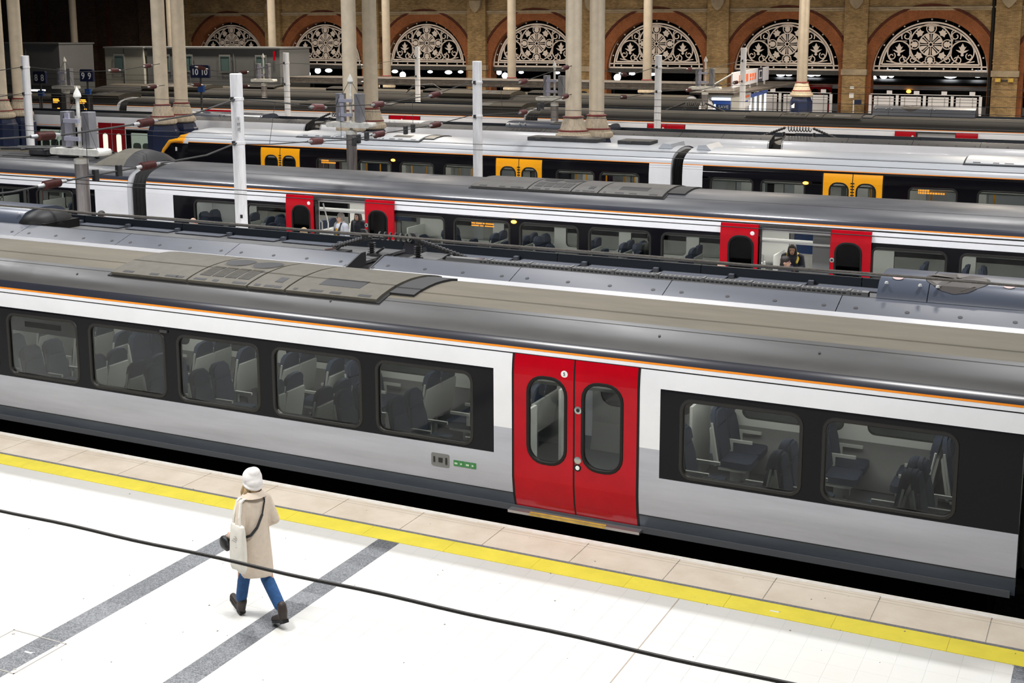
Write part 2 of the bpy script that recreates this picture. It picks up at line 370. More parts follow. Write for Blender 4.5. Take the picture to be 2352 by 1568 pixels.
def window_meshes(w, h, r, fw=0.05, proud=0.012, deep=0.05, glassmat='window_glass', framemat='frame_grey', key=''):
    k = ('win', round(w, 3), round(h, 3), r, fw, glassmat, framemat)
    if k in _cache: return _cache[k]
    n = 5; a = rrect(-w/2-fw, w/2+fw, -fw, h+fw, r+fw, n); b = rrect(-w/2, w/2, 0, h, r, n); N = len(a)
    mb = MB(); v = [(x, 0, z) for x, z in a] + [(x, -proud, z) for x, z in rrect(-w/2-fw+.008, w/2+fw-.008, -fw+.008, h+fw-.008, r+fw-.008, n)] + [(x, -proud, z) for x, z in rrect(-w/2-.008, w/2+.008, -.008, h+.008, r+.008, n)] + [(x, -proud*.3, z) for x, z in b] + [(x, deep, z) for x, z in b]
    f = [(q*N+i, q*N+(i+1) % N, (q+1)*N+(i+1) % N, (q+1)*N+i) for q in range(4) for i in range(N)]
    mb.add(v, f); fm = mb.mesh('window', MATS[framemat], (0, 0, 0))
    p = MB(); p.prism(b, (0, 0.018, 0), (1, 0, 0), (0, 0, 1), (0, 1, 0), 0.008); pm = p.mesh('pane', MATS[glassmat], (0, 0, 0), 0)
    _cache[k] = (fm, pm); return fm, pm
def put_window(parent, xc, z0, w, h, Y, far=False, r=0.11, **kw):
    fm, pm = window_meshes(w, h, r, **kw)
    o = place('window', fm, parent, (xc, Y + (TW if far else 0), z0), PI if far else 0)
    q = bpy.data.objects.new('pane', pm); COL.objects.link(q); q.parent = o
    return o
def leaf_mesh(w, hx0, mat):
    k = ('leaf', round(w, 3), round(hx0, 3), mat)
    if k in _cache: return _cache[k]
    mb = MB(); zs = [.165, .25, .36, .48, .6, 2.0, 2.08, 2.15, 2.21, 2.262]; hole = (hx0, hx0+.49, .87, 1.97, .19)
    band(mb, 0.012, w-.012, zs, 0, False, -0.006, (hole,)); band(mb, 0.012, w-.012, zs, 0, False, 0.034, (hole,), 1)
    for x in (0.012, w-.012):
        for z0, z1 in zip(zs, zs[1:]): mb.quad((x, sy(z0)-.006, z0), (x, sy(z1)-.006, z1), (x, sy(z1)+.034, z1), (x, sy(z0)+.034, z0))
    for z in (zs[0], zs[-1]): mb.quad((.012, sy(z)-.006, z), (w-.012, sy(z)-.006, z), (w-.012, sy(z)+.034, z), (.012, sy(z)+.034, z))
    _cache[k] = mb.mesh('door', [MATS[mat], MATS['lining_lower']], (0, 0, 0)); return _cache[k]
def put_leaf(parent, x, w, Y, left, mat, far=False, out=0.0, glassmat='window_glass', detail=0, number=None):
    hx0 = w-.14-.49 if left else .14
    y = Y - out
    d = place('door', leaf_mesh(w, hx0, mat), parent, (x+w if far else x, Y+TW if far else y, 0), PI if far else 0)
    fm, pm = window_meshes(.49, 1.10, .19, fw=0.045, proud=0.010, deep=0.03, glassmat=glassmat, framemat='rubber')
    wo = bpy.data.objects.new('door_window', fm); COL.objects.link(wo); wo.parent = d; wo.location = (hx0+.245, -.006, .87)
    po = bpy.data.objects.new('pane', pm); COL.objects.link(po); po.parent = wo     # glass of the door window
    po.parent = d; po.location = wo.location
    if detail:
        def disc(nm, xx, z, r, m, t=.012):
            b = MB(); b.lathe([(r, 0), (r, t*.6), (r*.85, t)], 0, 0, 20); me = b.mesh(nm, m, (0, 0, 0))
            for v in me.vertices: v.co = Vector((v.co.x, -v.co.z, v.co.y))
            o = bpy.data.objects.new(nm, me); COL.objects.link(o); o.parent = d; o.location = (xx, sy(z)-.006, z); return o
        if left: disc('number_disc', w-.14, 2.07, .047, MATS['white_print'], .004)
        else:
            disc('lock_ring', .055, 1.62, .050, MATS['steel'], .008); disc('lock_hole', .055, 1.62, .026, MATS['black_print'], .012)
            disc('button_plate', .055, .955, .048, MATS['steel'], .008); disc('button_ring', .055, .855, .048, MATS['rubber'], .008); disc('door_button', .055, .855, .030, MATS['white_print'], .013)
        if number and left: text_obj(number, .065, MATS['black_print'], d, Vector((x+w-.14, y+sy(2.07)-.014, 2.07)), (1, 0, 0), (0, 0, 1), .001)
    return d
def seat_meshes(fabric='seat_fabric', shell='seat_shell'):
    k = ('seat', fabric, shell)
    if k in _cache: return _cache[k]
    out = [(-.215, 0), (.215, 0), (.225, .3), (.22, .52), (.19, .64), (.12, .70), (0, .715), (-.12, .70), (-.19, .64), (-.22, .52), (-.225, .3)]
    t = Vector((-.17, 0, .985)); n = Vector((.985, 0, .17))
    a = MB(); a.prism(out, (-.20, 0, .44), (0, 1, 0), t, n, .055); 
    a.prism([(-.2, .05), (.2, .05), (.21, .3), (.16, .46), (-.16, .46), (-.21, .3)], Vector((-.20, 0, .44))+n*.055, (0, 1, 0), t, n, .03)
    a.prism([(-.19, .50), (.19, .50), (.17, .63), (.10, .68), (-.10, .68), (-.17, .63)], Vector((-.20, 0, .44))+n*.055, (0, 1, 0), t, n, .035)
    a.prism([(-.22, -.22), (.22, -.22), (.23, .22), (.18, .27), (-.18, .27), (-.23, .22)], (0, 0, .38), (0, 1, 0), (1, 0, 0), (0, 0, 1), .09)
    fm = a.mesh('seat', MATS[fabric], (0, 0, 0), 50)
    b = MB(); lo = [(p[0]*1.06, p[1]) for p in out if p[1] <= .3] + [(.2, .46), (-.2, .46)]
    b.prism([(-.23, -.05), (.23, -.05), (.238, .3), (.21, .47), (-.21, .47), (-.238, .3)], Vector((-.20, 0, .44))-n*.035, (0, 1, 0), t, n, .036)
    b.tube([Vector((-.2, -.235, .44))+t*q+n*.02 for q in (0, .3, .55)], .016, 6); b.tube([Vector((-.2, .235, .44))+t*q+n*.02 for q in (0, .3, .55)], .016, 6)
    b.box(-.18, .2, -.22, .22, .34, .38); b.box(-.06, .06, -.05, .05, 0, .34)
    b.box(-.16, .16, .225, .26, .60, .64); b.box(-.16, -.11, .23, .255, .45, .6)
    sm = b.mesh('seat_shell', MATS[shell], (0, 0, 0), 40)
    _cache[k] = (fm, sm); return fm, sm
def put_seat(parent, x, y, face, fabric='seat_fabric', shell='seat_shell', z=0.18):
    fm, sm = seat_meshes(fabric, shell)
    o = place('seat', fm, parent, (x, y, z), 0 if face > 0 else PI)
    q = bpy.data.objects.new('seat_shell', sm); COL.objects.link(q); q.parent = o
    return o
def ceiling_lamps(parent, x0, x1, Y, watts, n=2, col=(1, .96, .88)):
    L = (x1-x0)/n
    for k in range(n):
        ld = bpy.data.lights.new('saloon_lamp', 'AREA'); ld.shape = 'RECTANGLE'; ld.size = L*.9; ld.size_y = .5; ld.energy = watts/n; ld.color = col
        o = bpy.data.objects.new('saloon_lamp', ld); COL.objects.link(o); o.parent = parent
        o.location = Vector((x0+L*(k+.5), Y+TW/2, 2.06)) - origin_of(parent)
def aventra(label, x0, x1, Y, segs, doors, windows, sch, near_only=False, lamp=0, seats=(), group=None, far_windows=True, whites=(), detail=0, ends=(True, True), number=None, z_from=0.12, strip=0.0):
    """segs: body pieces between the doors; doors: (xa, xb, state); windows: centres; whites: white end zones"""
    t = thing('train_carriage', label, 'train carriage', ((x0+x1)/2, Y+TW/2, 0), group)
    up, bd, lo, sk = MATS[sch['upper']], MATS[sch['band']], MATS[sch['lower']], MATS[sch['skirt']]
    ww, wh, wz = sch.get('win', (1.43, 0.94, 0.965)); zb0, zb1 = sch.get('zband', (.886, 2.034))
    hole = lambda xc: (xc-ww/2, xc+ww/2, wz, wz+wh, .11)
    for far in ((False,) if near_only else (False, True)):
        wins = [] if (far and not far_windows) else windows
        mbs = dict(skirt=MB(), lower_panel=MB(), window_band=MB(), cantrail_panel=MB(), wall_lining=MB(), end_panel=MB())
        for xa, xb in segs:
            mbs['skirt'] and band(mbs['skirt'], xa, xb, [.12, .25, .36], Y, far)
            band(mbs['lower_panel'], xa, xb, [.36, .48, .6, zb0], Y, far)
            hs = [hole(w) for w in wins if xa < w-ww/2 and w+ww/2 < xb]
            # strips beside the doors and end zones stay white over grey
            blk = [(xa, xb)]
            if strip:
                a = xa + (strip if any(abs(xa-d[1]) < .05 for d in doors) else 0); b = xb - (strip if any(abs(xb-d[0]) < .05 for d in doors) else 0)
                for p, q in ((xa, a), (b, xb)):
                    if q-p > .01:
                        band(mbs['lower_panel'], p, q, [zb0, 1.25], Y, far); band(mbs['cantrail_panel'], p, q, [1.25, 2.0, zb1], Y, far)
                blk = [(a, b)]
            for wa, wb in whites:
                nb = []
                for p, q in blk:
                    if wb <= p or wa >= q: nb.append((p, q)); continue
                    if wa > p: nb.append((p, wa))
                    if wb < q: nb.append((wb, q))
                    band(mbs['end_panel'], max(wa, p), min(wb, q), [zb0, 2.0, zb1], Y, far); band(mbs['end_panel'], max(wa, p), min(wb, q), [zb1, 2.15, 2.255] if zb1 < 2.15 else [zb1-.05, 2.262], Y, far, off=-.002); band(mbs['end_panel'], max(wa, p), min(wb, q), [2.270, 2.32], Y, far, off=-.002)
                blk = nb
            for p, q in blk:
                band(mbs['window_band'], p, q, [zb0, min(2.0, zb1)] + ([zb1] if zb1 > 2.0 else []), Y, far, holes=hs)
                if hs and not near_only or (hs and sch.get('inside')):
                    band(mbs['wall_lining'], p, q, [.2, .86], Y, far, off=.075, m=1); band(mbs['wall_lining'], p, q, [.86, 2.0, 2.1], Y, far, off=.075, holes=hs)
            band(mbs['cantrail_panel'], xa, xb, ([zb1, 2.15, 2.255] if zb1 < 2.2 else [zb1, 2.255]), Y, far)
        band(mbs['cantrail_panel'], x0, x1, [2.270, 2.32], Y, far)
        for nm, mt in (('skirt', sk), ('lower_panel', lo), ('window_band', bd), ('cantrail_panel', up), ('end_panel', MATS['train_white']), ('wall_lining', [MATS['lining'], MATS['lining_lower']])):
            if mbs[nm].v: mbs[nm].obj(nm, mt, t)
        b = MB(); band(b, x0, x1, [2.255, 2.270], Y, far, off=.01); b.obj('gutter_seam', MATS['seam'], t, 0)
        b = MB(); band(b, x0, x1, [2.32, 2.345], Y, far, off=-.003); b.obj('orange_stripe' if sch.get('stripe', True) else 'gutter_strip', MATS['train_orange' if sch.get('stripe', True) else 'far_roof'], t, 0)
        for w in wins: put_window(t, w, wz, ww, wh, Y, far, glassmat=sch.get('glass', 'window_glass'))
        if not far:
            b = MB(); band(b, x0, x1, [.352, .364], Y, off=-.003); b.obj('skirt_seam', MATS['seam'], t, 0)
    # roof
    r = MB(); q = [.05, .075, .11, .15, .20, .28, .36, .48, .62, .75, .9, 1.05, 1.2, 1.36]; q = q + [TW-a for a in reversed(q[:-1])]
    for a, b_ in zip(q, q[1:]):
        mid = min((a+b_)/2, TW-(a+b_)/2); mi = 2 if mid < .095 else (0 if mid < .62 else 1)
        pa, pb = roof_pt(a), roof_pt(b_); r.ext([(Y+pa[0], pa[1]), (Y+pb[0], pb[1])], x0, x1, mi)
    r.obj('roof', [MATS[m] for m in sch['roof']], t)
    sm = MB(); pa, pb = roof_pt(.525, .002), roof_pt(.535, .002); sm.ext([(Y+pa[0], pa[1]), (Y+pb[0], pb[1])], x0, x1); sm.obj('roof_seam', MATS['seam'], t, 0)
    # doors
    for xa, xb, st in doors:
        mid = (xa+xb)/2; dm = sch['door']
        if st == 'closed':
            put_leaf(t, xa, mid-xa, Y, True, dm, glassmat=sch.get('glass', 'window_glass'), detail=detail, number=number); put_leaf(t, mid, xb-mid, Y, False, dm, glassmat=sch.get('glass', 'window_glass'), detail=detail)
            b = MB(); zs = [.165, .25, .36, .48, .6, 2.0, 2.15, 2.262]
            for x in (xa, mid, xb): band(b, x-.022 if x != mid else x-.016, x+.022 if x != mid else x+.016, zs, Y, off=-.004)
            band(b, xa, xb, [2.250, 2.272], Y, off=-.004); b.obj('door_seal', MATS['rubber'], t, 0)
        else:
            la, lb = st
            put_leaf(t, la, .86, Y, True, dm, out=.075, glassmat='dark_glass', detail=detail); put_leaf(t, lb, .86, Y, False, dm, out=.075, glassmat='dark_glass', detail=detail)
            b = MB(); b.box(xa-.05, xb+.05, Y-.03, Y+.10, 2.20, 2.265); b.box(xa-.03, xa+.02, Y, Y+.14, .17, 2.2); b.box(xb-.02, xb+.03, Y, Y+.14, .17, 2.2); b.obj('door_frame', MATS['dark_metal'], t, 0)
            b = MB(); b.box(xa, xb, Y+.10, Y+.13, 2.12, 2.18); b.obj('door_track', MATS['steel'], t, 0)
        if not near_only:
            put_leaf(t, xa, mid-xa, Y, True, dm, far=True); put_leaf(t, mid, xb-mid, Y, False, dm, far=True)
        b = MB(); b.box(xa-.06, xb+.06, Y-.06, Y+.12, .115, .150); b.obj('door_step', MATS['steel'], t, 0)
        b = MB(); b.box(xa+.25, xb-.4, Y-.045, Y+.0, .150, .153); b.box(xa+.25, xb-.4, Y-.0625, Y-.059, .12, .148); b.obj('step_marking', MATS['step_yellow'], t, 0)
    # inside
    if sch.get('inside'):
        b = MB(); b.box(x0+.05, x1-.05, Y+.06, Y+TW-.06, .10, .18); b.obj('floor_pan', MATS['car_floor'], t, 0)
        b = MB(); b.box(x0+.05, x1-.05, Y+.12, Y+TW-.12, 2.10, 2.14); b.obj('ceiling_panel', MATS['lining'], t, 0)
        b = MB(); b.box(x0+.2, x1-.2, Y+.62, Y+.80, 2.085, 2.10); b.box(x0+.2, x1-.2, Y+TW-.80, Y+TW-.62, 2.085, 2.10); b.obj('light_strip', MATS['lamp_panel'], t, 0)
        for yy in (Y+.14, Y+TW-.50):
            b = MB(); b.box(x0+.3, x1-.3, yy, yy+.36, 1.86, 1.90); b.tube([(x0+.3, yy+(.38 if yy < Y+1 else -.02), 1.88), (x1-.3, yy+(.38 if yy < Y+1 else -.02), 1.88)], .02, 6); b.obj('luggage_rack', MATS['lining'], t, 0)
        for xa, xb, st in doors:
            for x, sg in ((xa-.12, 1), (xb+.12, -1)):
                for y0, y1 in ((Y+.10, Y+.95), (Y+TW-.95, Y+TW-.10)):
                    b = MB(); b.box(x-.02, x+.02, y0, y1, .18, 1.30); b.obj('draught_screen', MATS['lining'], t, 0)
                b = MB(); b.tube([(x+sg*.05, Y+.28, .35), (x+sg*.05, Y+.28, 2.1)], .018, 8); b.tube([(x+sg*.05, Y+.28, .95), (x+sg*.14, Y+.28, 1.0), (x+sg*.14, Y+.28, 1.55), (x+sg*.05, Y+.28, 1.6)], .017, 8); b.obj('grab_pole', MATS['grab_pole'], t)
        if lamp: ceiling_lamps(t, x0+.5, x1-.5, Y, lamp, 3)
    u = MB(); u.box(x0+.3, x1-.3, Y+.30, Y+TW-.30, -.62, .10); u.obj('underframe', MATS['grime'], t, 0)
    for s_, xx in ((1, x0), (-1, x1)):
        b = MB(); pr = [(Y+TW/2+(sy(z)-TW/2)*.97, z) for z in (.2, .36, .6, 1.4, 2.0, 2.27, 2.345)] + [(Y+roof_pt(o)[0], roof_pt(o)[1]-.02) for o in (.11, .36, .9, 1.36, TW-.9, TW-.36, TW-.11)] + [(Y+TW/2-(sy(z)-TW/2)*.97, z) for z in (2.345, 2.27, 2.0, 1.4, .6, .36, .2)]
        b.prism([(p[0], p[1]) for p in pr], (xx+s_*.03, 0, 0), (0, 1, 0), (0, 0, 1), (s_, 0, 0), .03); b.obj('end_wall', MATS[sch.get('endmat', 'train_white')], t, 0)
    return t
def roof_strip(t, Y, x0, x1, o0, o1, lift, mat, name, n=10, thick=.03):
    """piece of the roof skin between two distances from the side, raised by lift, with closed edges"""
    os_ = [o0+(o1-o0)*i/n for i in range(n+1)]; up = [roof_pt(o, lift) for o in os_]; dn = [roof_pt(o, max(lift-thick, -.02)) for o in os_]
    mb = MB(); mb.ext([(Y+a, b) for a, b in up] + [(Y+a, b) for a, b in reversed(dn)], x0, x1, 0, True, False)
    for x in (x0, x1):
        for i in range(n): mb.quad((x, Y+up[i][0], up[i][1]), (x, Y+up[i+1][0], up[i+1][1]), (x, Y+dn[i+1][0], dn[i+1][1]), (x, Y+dn[i][0], dn[i][1]))
    o = mb.obj(name, MATS[mat], t, 40); return o
def aircon(t, Y, xs, mat, dark='grille_dark'):
    """roof air conditioner; xs: left end, three panel joints, right end"""
    x0, a, b, c, x1 = xs; o0, o1, lift = .44, 2.30, .055
    roof_strip(t, Y, x0-.04, x1+.04, o0-.035, o1+.02, .015, 'seam', 'unit_gasket')
    u = thing_part('air_conditioner', t)
    for p, q in ((x0, a), (a, b), (b, c), (c, x1)): roof_strip(u, Y, p+.017, q-.017, o0, o1, lift, mat, 'cover_panel', 14, .05)
    w = (b-a-.16)/4
    for k in range(4):
        xa = a+.08+k*w
        roof_strip(u, Y, xa+.02, xa+w-.02, .62, 1.02, lift+.003, dark, 'grille', 4, .004)
        g = MB()
        for i in range(9):
            o = .64+.044*i; pa, pb = roof_pt(o, lift+.005), roof_pt(o+.011, lift+.012); g.ext([(Y+pa[0], pa[1]), (Y+pb[0], pb[1])], xa+.02, xa+w-.02)
        tag(g.obj('grille_slats', MATS[mat], u, 0), kind='stuff')
    for k in range(2):
        xc = a+(b-a)*(.28+.46*k); f = MB(); N = 28
        for rr, mi, lf in ((.26, 1, .004), (.235, 0, .008)):
            ring = []
            for i in range(N):
                o = 1.36+rr*math.sin(2*PI*i/N); p = roof_pt(o, lift+lf); ring.append((xc+rr*1.0*math.cos(2*PI*i/N), Y+p[0], p[1]))
            f.add(ring, [tuple(range(N))], mi)
        f.obj('fan', [MATS[dark], MATS[mat]], u, 0)
    roof_strip(u, Y, c+.42, c+1.12, .70, .98, lift+.003, dark, 'vent', 3, .004)
    roof_strip(u, Y, b+.36, b+.50, .64, .82, lift+.003, dark, 'vent', 3, .004)
    for xx, ww in ((x0+.22, .2), (x0+.75, .16), (x0+1.05, .24), (a-.25, .14), (a+.10, .22), (a+.45, .10), (b-.30, .24), (b+.10, .10), (b+.28, .16), (c-.22, .12), (c+.12, .06), (c+.40, .22), (c+.75, .18), (x1-.35, .20)):
        roof_strip(u, Y, xx, xx+ww, .475, .53, lift+.003, dark, 'latch', 2, .004)
    roof_strip(u, Y, x1+.02, x1+.42, .72, 2.0, lift-.02, dark, 'end_fairing', 6, .05)
    return u
def thing_part(name, t):
    o = bpy.data.objects.new(name, None); COL.objects.link(o); o.parent = t; o.location = (0, 0, 0); o.empty_display_size = .1; return o

S720 = dict(upper='train_white', band='train_black', lower='train_grey', skirt='train_skirt', door='door_red', roof=('train_roof', 'train_roof_dust', 'train_roof_edge'), inside=True)
S720B = dict(S720, roof=('train_roof_blue', 'train_roof_blue', 'train_roof_edge'))
S710 = dict(upper='train_black', band='train_black', lower='train_black', skirt='train_black', door='door_orange', roof=('train_roof_pale', 'train_roof_pale', 'train_roof_pale'), inside=True, zband=(.886, 2.255), win=(1.10, .86, .99), glass='window_glass')

# ---- front train
Y1 = 14.5
wl = [-8.413-1.738*k for k in range(6)]; wr = [-4.034, -2.291]
c1 = aventra('grey-roofed white carriage with closed red double doors beside the yellow-lined platform', -24.2, -0.86, Y1,
    [(-24.2, -7.063), (-5.338, -0.86)], [(-7.063, -5.338, 'closed')], wl+wr, S720, lamp=270, detail=1, number='5', strip=.29)
aircon(c1, Y1, (-14.27, -12.76, -11.64, -10.96, -9.38), 'unit_dust')
rd = random.Random(5)
for k in range(20):
    x = -23.6+.87*k
    if x > -7.6: break
    for y in (.36, .84): put_seat(c1, x, Y1+y, 1 if k % 4 < 2 else -1)
    for y in (1.62, 2.08): put_seat(c1, x+.1, Y1+y+.2, -1 if k % 5 else 1)
for x, fc in ((-4.75, 1), (-3.95, -1), (-3.35, 1), (-2.4, -1), (-1.75, 1)):
    for y in (.36, .84): put_seat(c1, x, Y1+y, fc)
    for y in (1.85, 2.32): put_seat(c1, x+.15, Y1+y, fc)
b = MB(); b.box(-16.05, -14.68, Y1+.03, Y1+.05, 1.66, 1.90); dsp = b.obj('display_blind', MATS['rubber'], c1, 0)
b = MB(); b.box(-15.75, -14.98, Y1+.022, Y1+.028, 1.745, 1.835); b.obj('display_panel', M('display_dim', (.035, .042, .042), .4), dsp, 0)
# small fittings on the side
b = MB(); b.prism(rrect(-.14, .14, -.09, .09, .025, 3), (-8.165, Y1-.004, .66), (1, 0, 0), (0, 0, 1), (0, 1, 0), .003); sp_ = b.obj('socket_plate', MATS['lining_lower'], c1, 0)
b = MB(); b.box(-8.19, -8.13, Y1-.012, Y1-.004, .63, .69); b.box(-8.27, -8.245, Y1-.01, Y1-.004, .62, .70); b.box(-8.085, -8.06, Y1-.012, Y1-.004, .61, .70); b.obj('socket_cover', MATS['black_print'], c1, 0)
for k in range(4):
    b = MB(); b.box(-7.96+.087*k, -7.96+.087*k+.080, Y1-.005, Y1-.001, .61, .69); lb = b.obj('green_label', MATS['green_label'], c1, 0)
    b = MB(); b.box(-7.945+.087*k, -7.945+.087*k+.045-.02*(k % 2), Y1-.007, Y1-.005, .635, .66); b.obj('label_mark', M('label_mark', (.5, .65, .5), .5) if k == 0 else MATS['label_mark'], lb, 0)
b = MB(); b.box(-12.94, -12.80, Y1-.03, Y1, 1.945, 1.985); bevel(b.obj('marker_lamp', MATS['dark_metal'], c1, 0), .006)
for x in (-14.9, -10.12, -5.2, -3.2): 
    b = MB(); p = roof_pt(.36, .004); b.prism([(.016*math.cos(2*PI*i/10), .022*math.sin(2*PI*i/10)) for i in range(10)], (x, Y1+p[0], p[1]), (1, 0, 0), (0, .95, .3), (0, -.3, .95), .003); b.obj('roof_bolt', MATS['grille_dark'], c1, 0)
# next carriage of the front train, just entering the picture, and the gangway between
c1b = aventra('white end of the next carriage at the right edge of the picture', -0.42, 14, Y1, [(-0.42, 14)], [], [2.0, 3.74, 5.48], S720, near_only=True, whites=((-0.42, .4),))
def gangway(label, xa, xb, Y, group=None):
    t = thing('gangway_bellows', label, 'gangway', ((xa+xb)/2, Y+TW/2, 0), group); n = 5; L = (xb-xa)/n
    pr = [(.16, .45), (.16, 2.2), (.30, 2.50), (.62, 2.62), (TW/2, 2.68)]; pr = pr + [(TW-a, b) for a, b in reversed(pr[:-1])]
    for k in range(n):
        b = MB(); xs = (xa+L*k, xa+L*(k+.5), xa+L*(k+1)); ins = (.07, 0, .07); v = []
        for x, i_ in zip(xs, ins): v += [(x, Y+TW/2+(a-TW/2)*(1-i_*.6), z-i_*.8) for a, z in pr]
        m_ = len(pr); b.add(v, [(q*m_+i, q*m_+i+1, (q+1)*m_+i+1, (q+1)*m_+i) for q in range(2) for i in range(m_-1)]); b.obj('bellows_fold', MATS['rubber'], t, 60)
    return t
gangway('black gangway bellows at the right end of the front carriage', -0.86, -0.42, Y1)
# ------------------------------------------------------------------ third train (doors open)
Y3 = 26.75
c3 = aventra('grey-roofed white carriage standing with both pairs of red doors slid open', -24.15, 0.2, Y3,
    [(-24.15, -18.62), (-17.08, -7.14), (-5.61, 0.2)], [(-18.62, -17.08, (-19.47, -17.09)), (-7.14, -5.61, (-8.0, -5.62))],
    [-21.75, -20.02, -15.615, -13.865, -12.11, -10.36, -8.61, -4.03, -2.28, -0.7], S720B, lamp=300, whites=((-24.15, -23.2),), detail=1)
aircon(c3, Y3, (-14.38, -12.87, -11.75, -11.07, -9.49), 'unit_grey')
for k in range(26):
    x = -23.5+.87*k
    if -19.2 < x < -16.5 or -7.7 < x < -5.0 or x > -0.6: continue
    for y in (.36, .84): put_seat(c3, x, Y3+y, 1 if k % 4 < 2 else -1)
    for y in (1.82, 2.28): put_seat(c3, x+.1, Y3+y, -1 if k % 3 else 1)
for x, z in ((-13.0, 1.95),):
    b = MB(); b.ball((x, Y3-.02, z), (.075, .03, .04)); b.obj('amber_door_lamp', MATS['amber_lamp'], c3)
b = MB()
for k, (a, l) in enumerate(((0, .10), (.12, .16), (.30, .06), (.38, .22))): b.box(-14.25+a, -14.25+a+l, Y3+.22, Y3+.225, 1.80, 1.835)
for a, l in ((0, .20), (.23, .10), (.36, .25)): b.box(-14.25+a, -14.25+a+l, Y3+.22, Y3+.225, 1.745, 1.775)
b.obj('destination_text', MATS['amber_text'], c3, 0)
# yellow sticker, posters and green signs in the open doorways
for x, y, z, w, hgt, mt in ((-6.02, Y3+1.0, 1.90, .12, .17, 'step_yellow'), (-18.2, Y3+2.0, 1.92, .16, .14, 'door_red'), (-18.03, Y3+2.0, 1.92, .12, .16, 'white_print')):
    b = MB(); b.box(x, x+w, y, y+.006, z, z+hgt); b.obj('door_notice', MATS[mt], c3, 0)
b = MB(); b.box(-7.0, -5.75, Y3+2.55, Y3+2.57, 1.25, 2.05); b.obj('vestibule_window', M('night_blue', (.008, .02, .06), .2), c3, 0)
b = MB(); b.box(-18.4, -17.3, Y3+2.55, Y3+2.57, 1.35, 2.05); b.obj('vestibule_window', MATS['night_blue'], c3, 0)
b = MB(); b.box(-6.05, -5.66, Y3+.25, Y3+.95, .18, 2.1); b.obj('equipment_cupboard', MATS['lining_lower'], c3, 0)
b = MB(); b.tube([(-18.52, Y3+.18, 1.0), (-18.38, Y3+.2, 1.05), (-18.36, Y3+.2, 1.55), (-18.46, Y3+.2, 1.9), (-18.50, Y3+.2, 2.05)], .02, 8); b.obj('grab_pole', MATS['grab_pole'], c3)

c3a = aventra('white-ended carriage with roof pantograph equipment at the far left', -48.4, -24.8, Y3, [(-48.4, -31.6), (-29.9, -24.8)], [(-31.6, -29.9, 'closed')],
    [-27.50, -29.18], dict(S720B, win=(1.32, .94, .965)), lamp=220, whites=((-25.98, -24.8),))
for x, f_ in ((-26.5, 1), (-27.3, -1), (-28.1, 1), (-28.9, -1)):
    for y in (.36, .84, 1.85, 2.3): put_seat(c3a, x, Y3+y, f_)
pw = thing_part('pantograph_well', c3a)
roof_strip(pw, Y3, -40, -26.5, .72, 2.0, .012, 'grille_dark', 'well_floor', 8, .01)
roof_strip(pw, Y3, -40, -26.9, 2.02, 2.5, .16, 'train_roof_dust', 'well_wall', 6, .15)
for k in range(7):
    b = MB(); x = -29.4+.42*k; b.lathe([(.05, 2.78), (.09, 2.80), (.05, 2.83), (.09, 2.85), (.05, 2.88), (.09, 2.90), (.05, 2.93)], x, Y3+1.1+.25*(k % 3), 10); b.obj('insulator', MATS['dark_metal'], pw)
b = MB()
for dy in (.95, 1.25, 1.6): b.tube([(-30.5, Y3+dy, 2.93), (-28.6, Y3+dy+.1, 2.99), (-27.9, Y3+dy+.05, 3.02), (-26.7, Y3+dy, 2.90)], .035, 8)
for x in (-29.6, -28.7, -27.6): b.tube([(x, Y3+.85, 2.95), (x+.2, Y3+1.7, 2.97)], .04, 8)
b.obj('pantograph_arm', MATS['dark_metal'], pw)
for x in (-29.4, -28.3):
    b = MB(); b.box(x, x+.75, Y3+.95, Y3+1.65, 2.77, 2.96); bevel(b.obj('equipment_box', MATS['dark_metal'], pw), .04)
dm = MB(); n = 12
for i in range(n):
    o0, o1 = .5+1.72*i/n, .5+1.72*(i+1)/n; hh = lambda o: .30*math.sin(PI*(o-.5)/1.72)**.6 + .01 if .5 < o < 2.22 else .01
    pts = []
    for x, s_ in ((-26.35, .35), (-25.9, 1.0), (-25.35, 1.0), (-25.0, .8)):
        pts.append([(x, Y3+o, roof_pt(o)[1]+hh(o)*s_) for o in (o0, o1)])
    for q in range(3): dm.quad(pts[q][0], pts[q+1][0], pts[q+1][1], pts[q][1], 1 if q == 2 else 0)
    dm.quad((-26.5, Y3+o0, roof_pt(o0)[1]), pts[0][0], pts[0][1], (-26.5, Y3+o1, roof_pt(o1)[1])); dm.quad(pts[3][0], (-24.85, Y3+o0, roof_pt(o0)[1]), (-24.85, Y3+o1, roof_pt(o1)[1]), pts[3][1], 1)
dm.obj('roof_fairing', [MATS['unit_dust'], MATS['grille_dark']], c3a, 60)
gangway('black gangway bellows between the two carriages with white ends', -24.8, -24.15, Y3)

# ------------------------------------------------------------------ orange-doored train
Y4 = 37.25
c4 = aventra('pale-roofed black carriage with orange doors and a rounded orange nose', -31.5, -12.78, Y4,
    [(-31.5, -28.2), (-26.5, -18.77), (-17.1, -12.78)], [(-28.2, -26.5, 'closed'), (-18.77, -17.1, 'closed')],
    [-25.15, -23.4, -21.75, -20.05, -15.95, -14.45], dict(S710, win=(1.25, .95, .99)), lamp=75, whites=((-13.48, -12.78),))
aircon(c4, Y4, (-26.9, -25.4, -24.2, -23.5, -21.9), 'train_roof_pale', 'frame_grey')
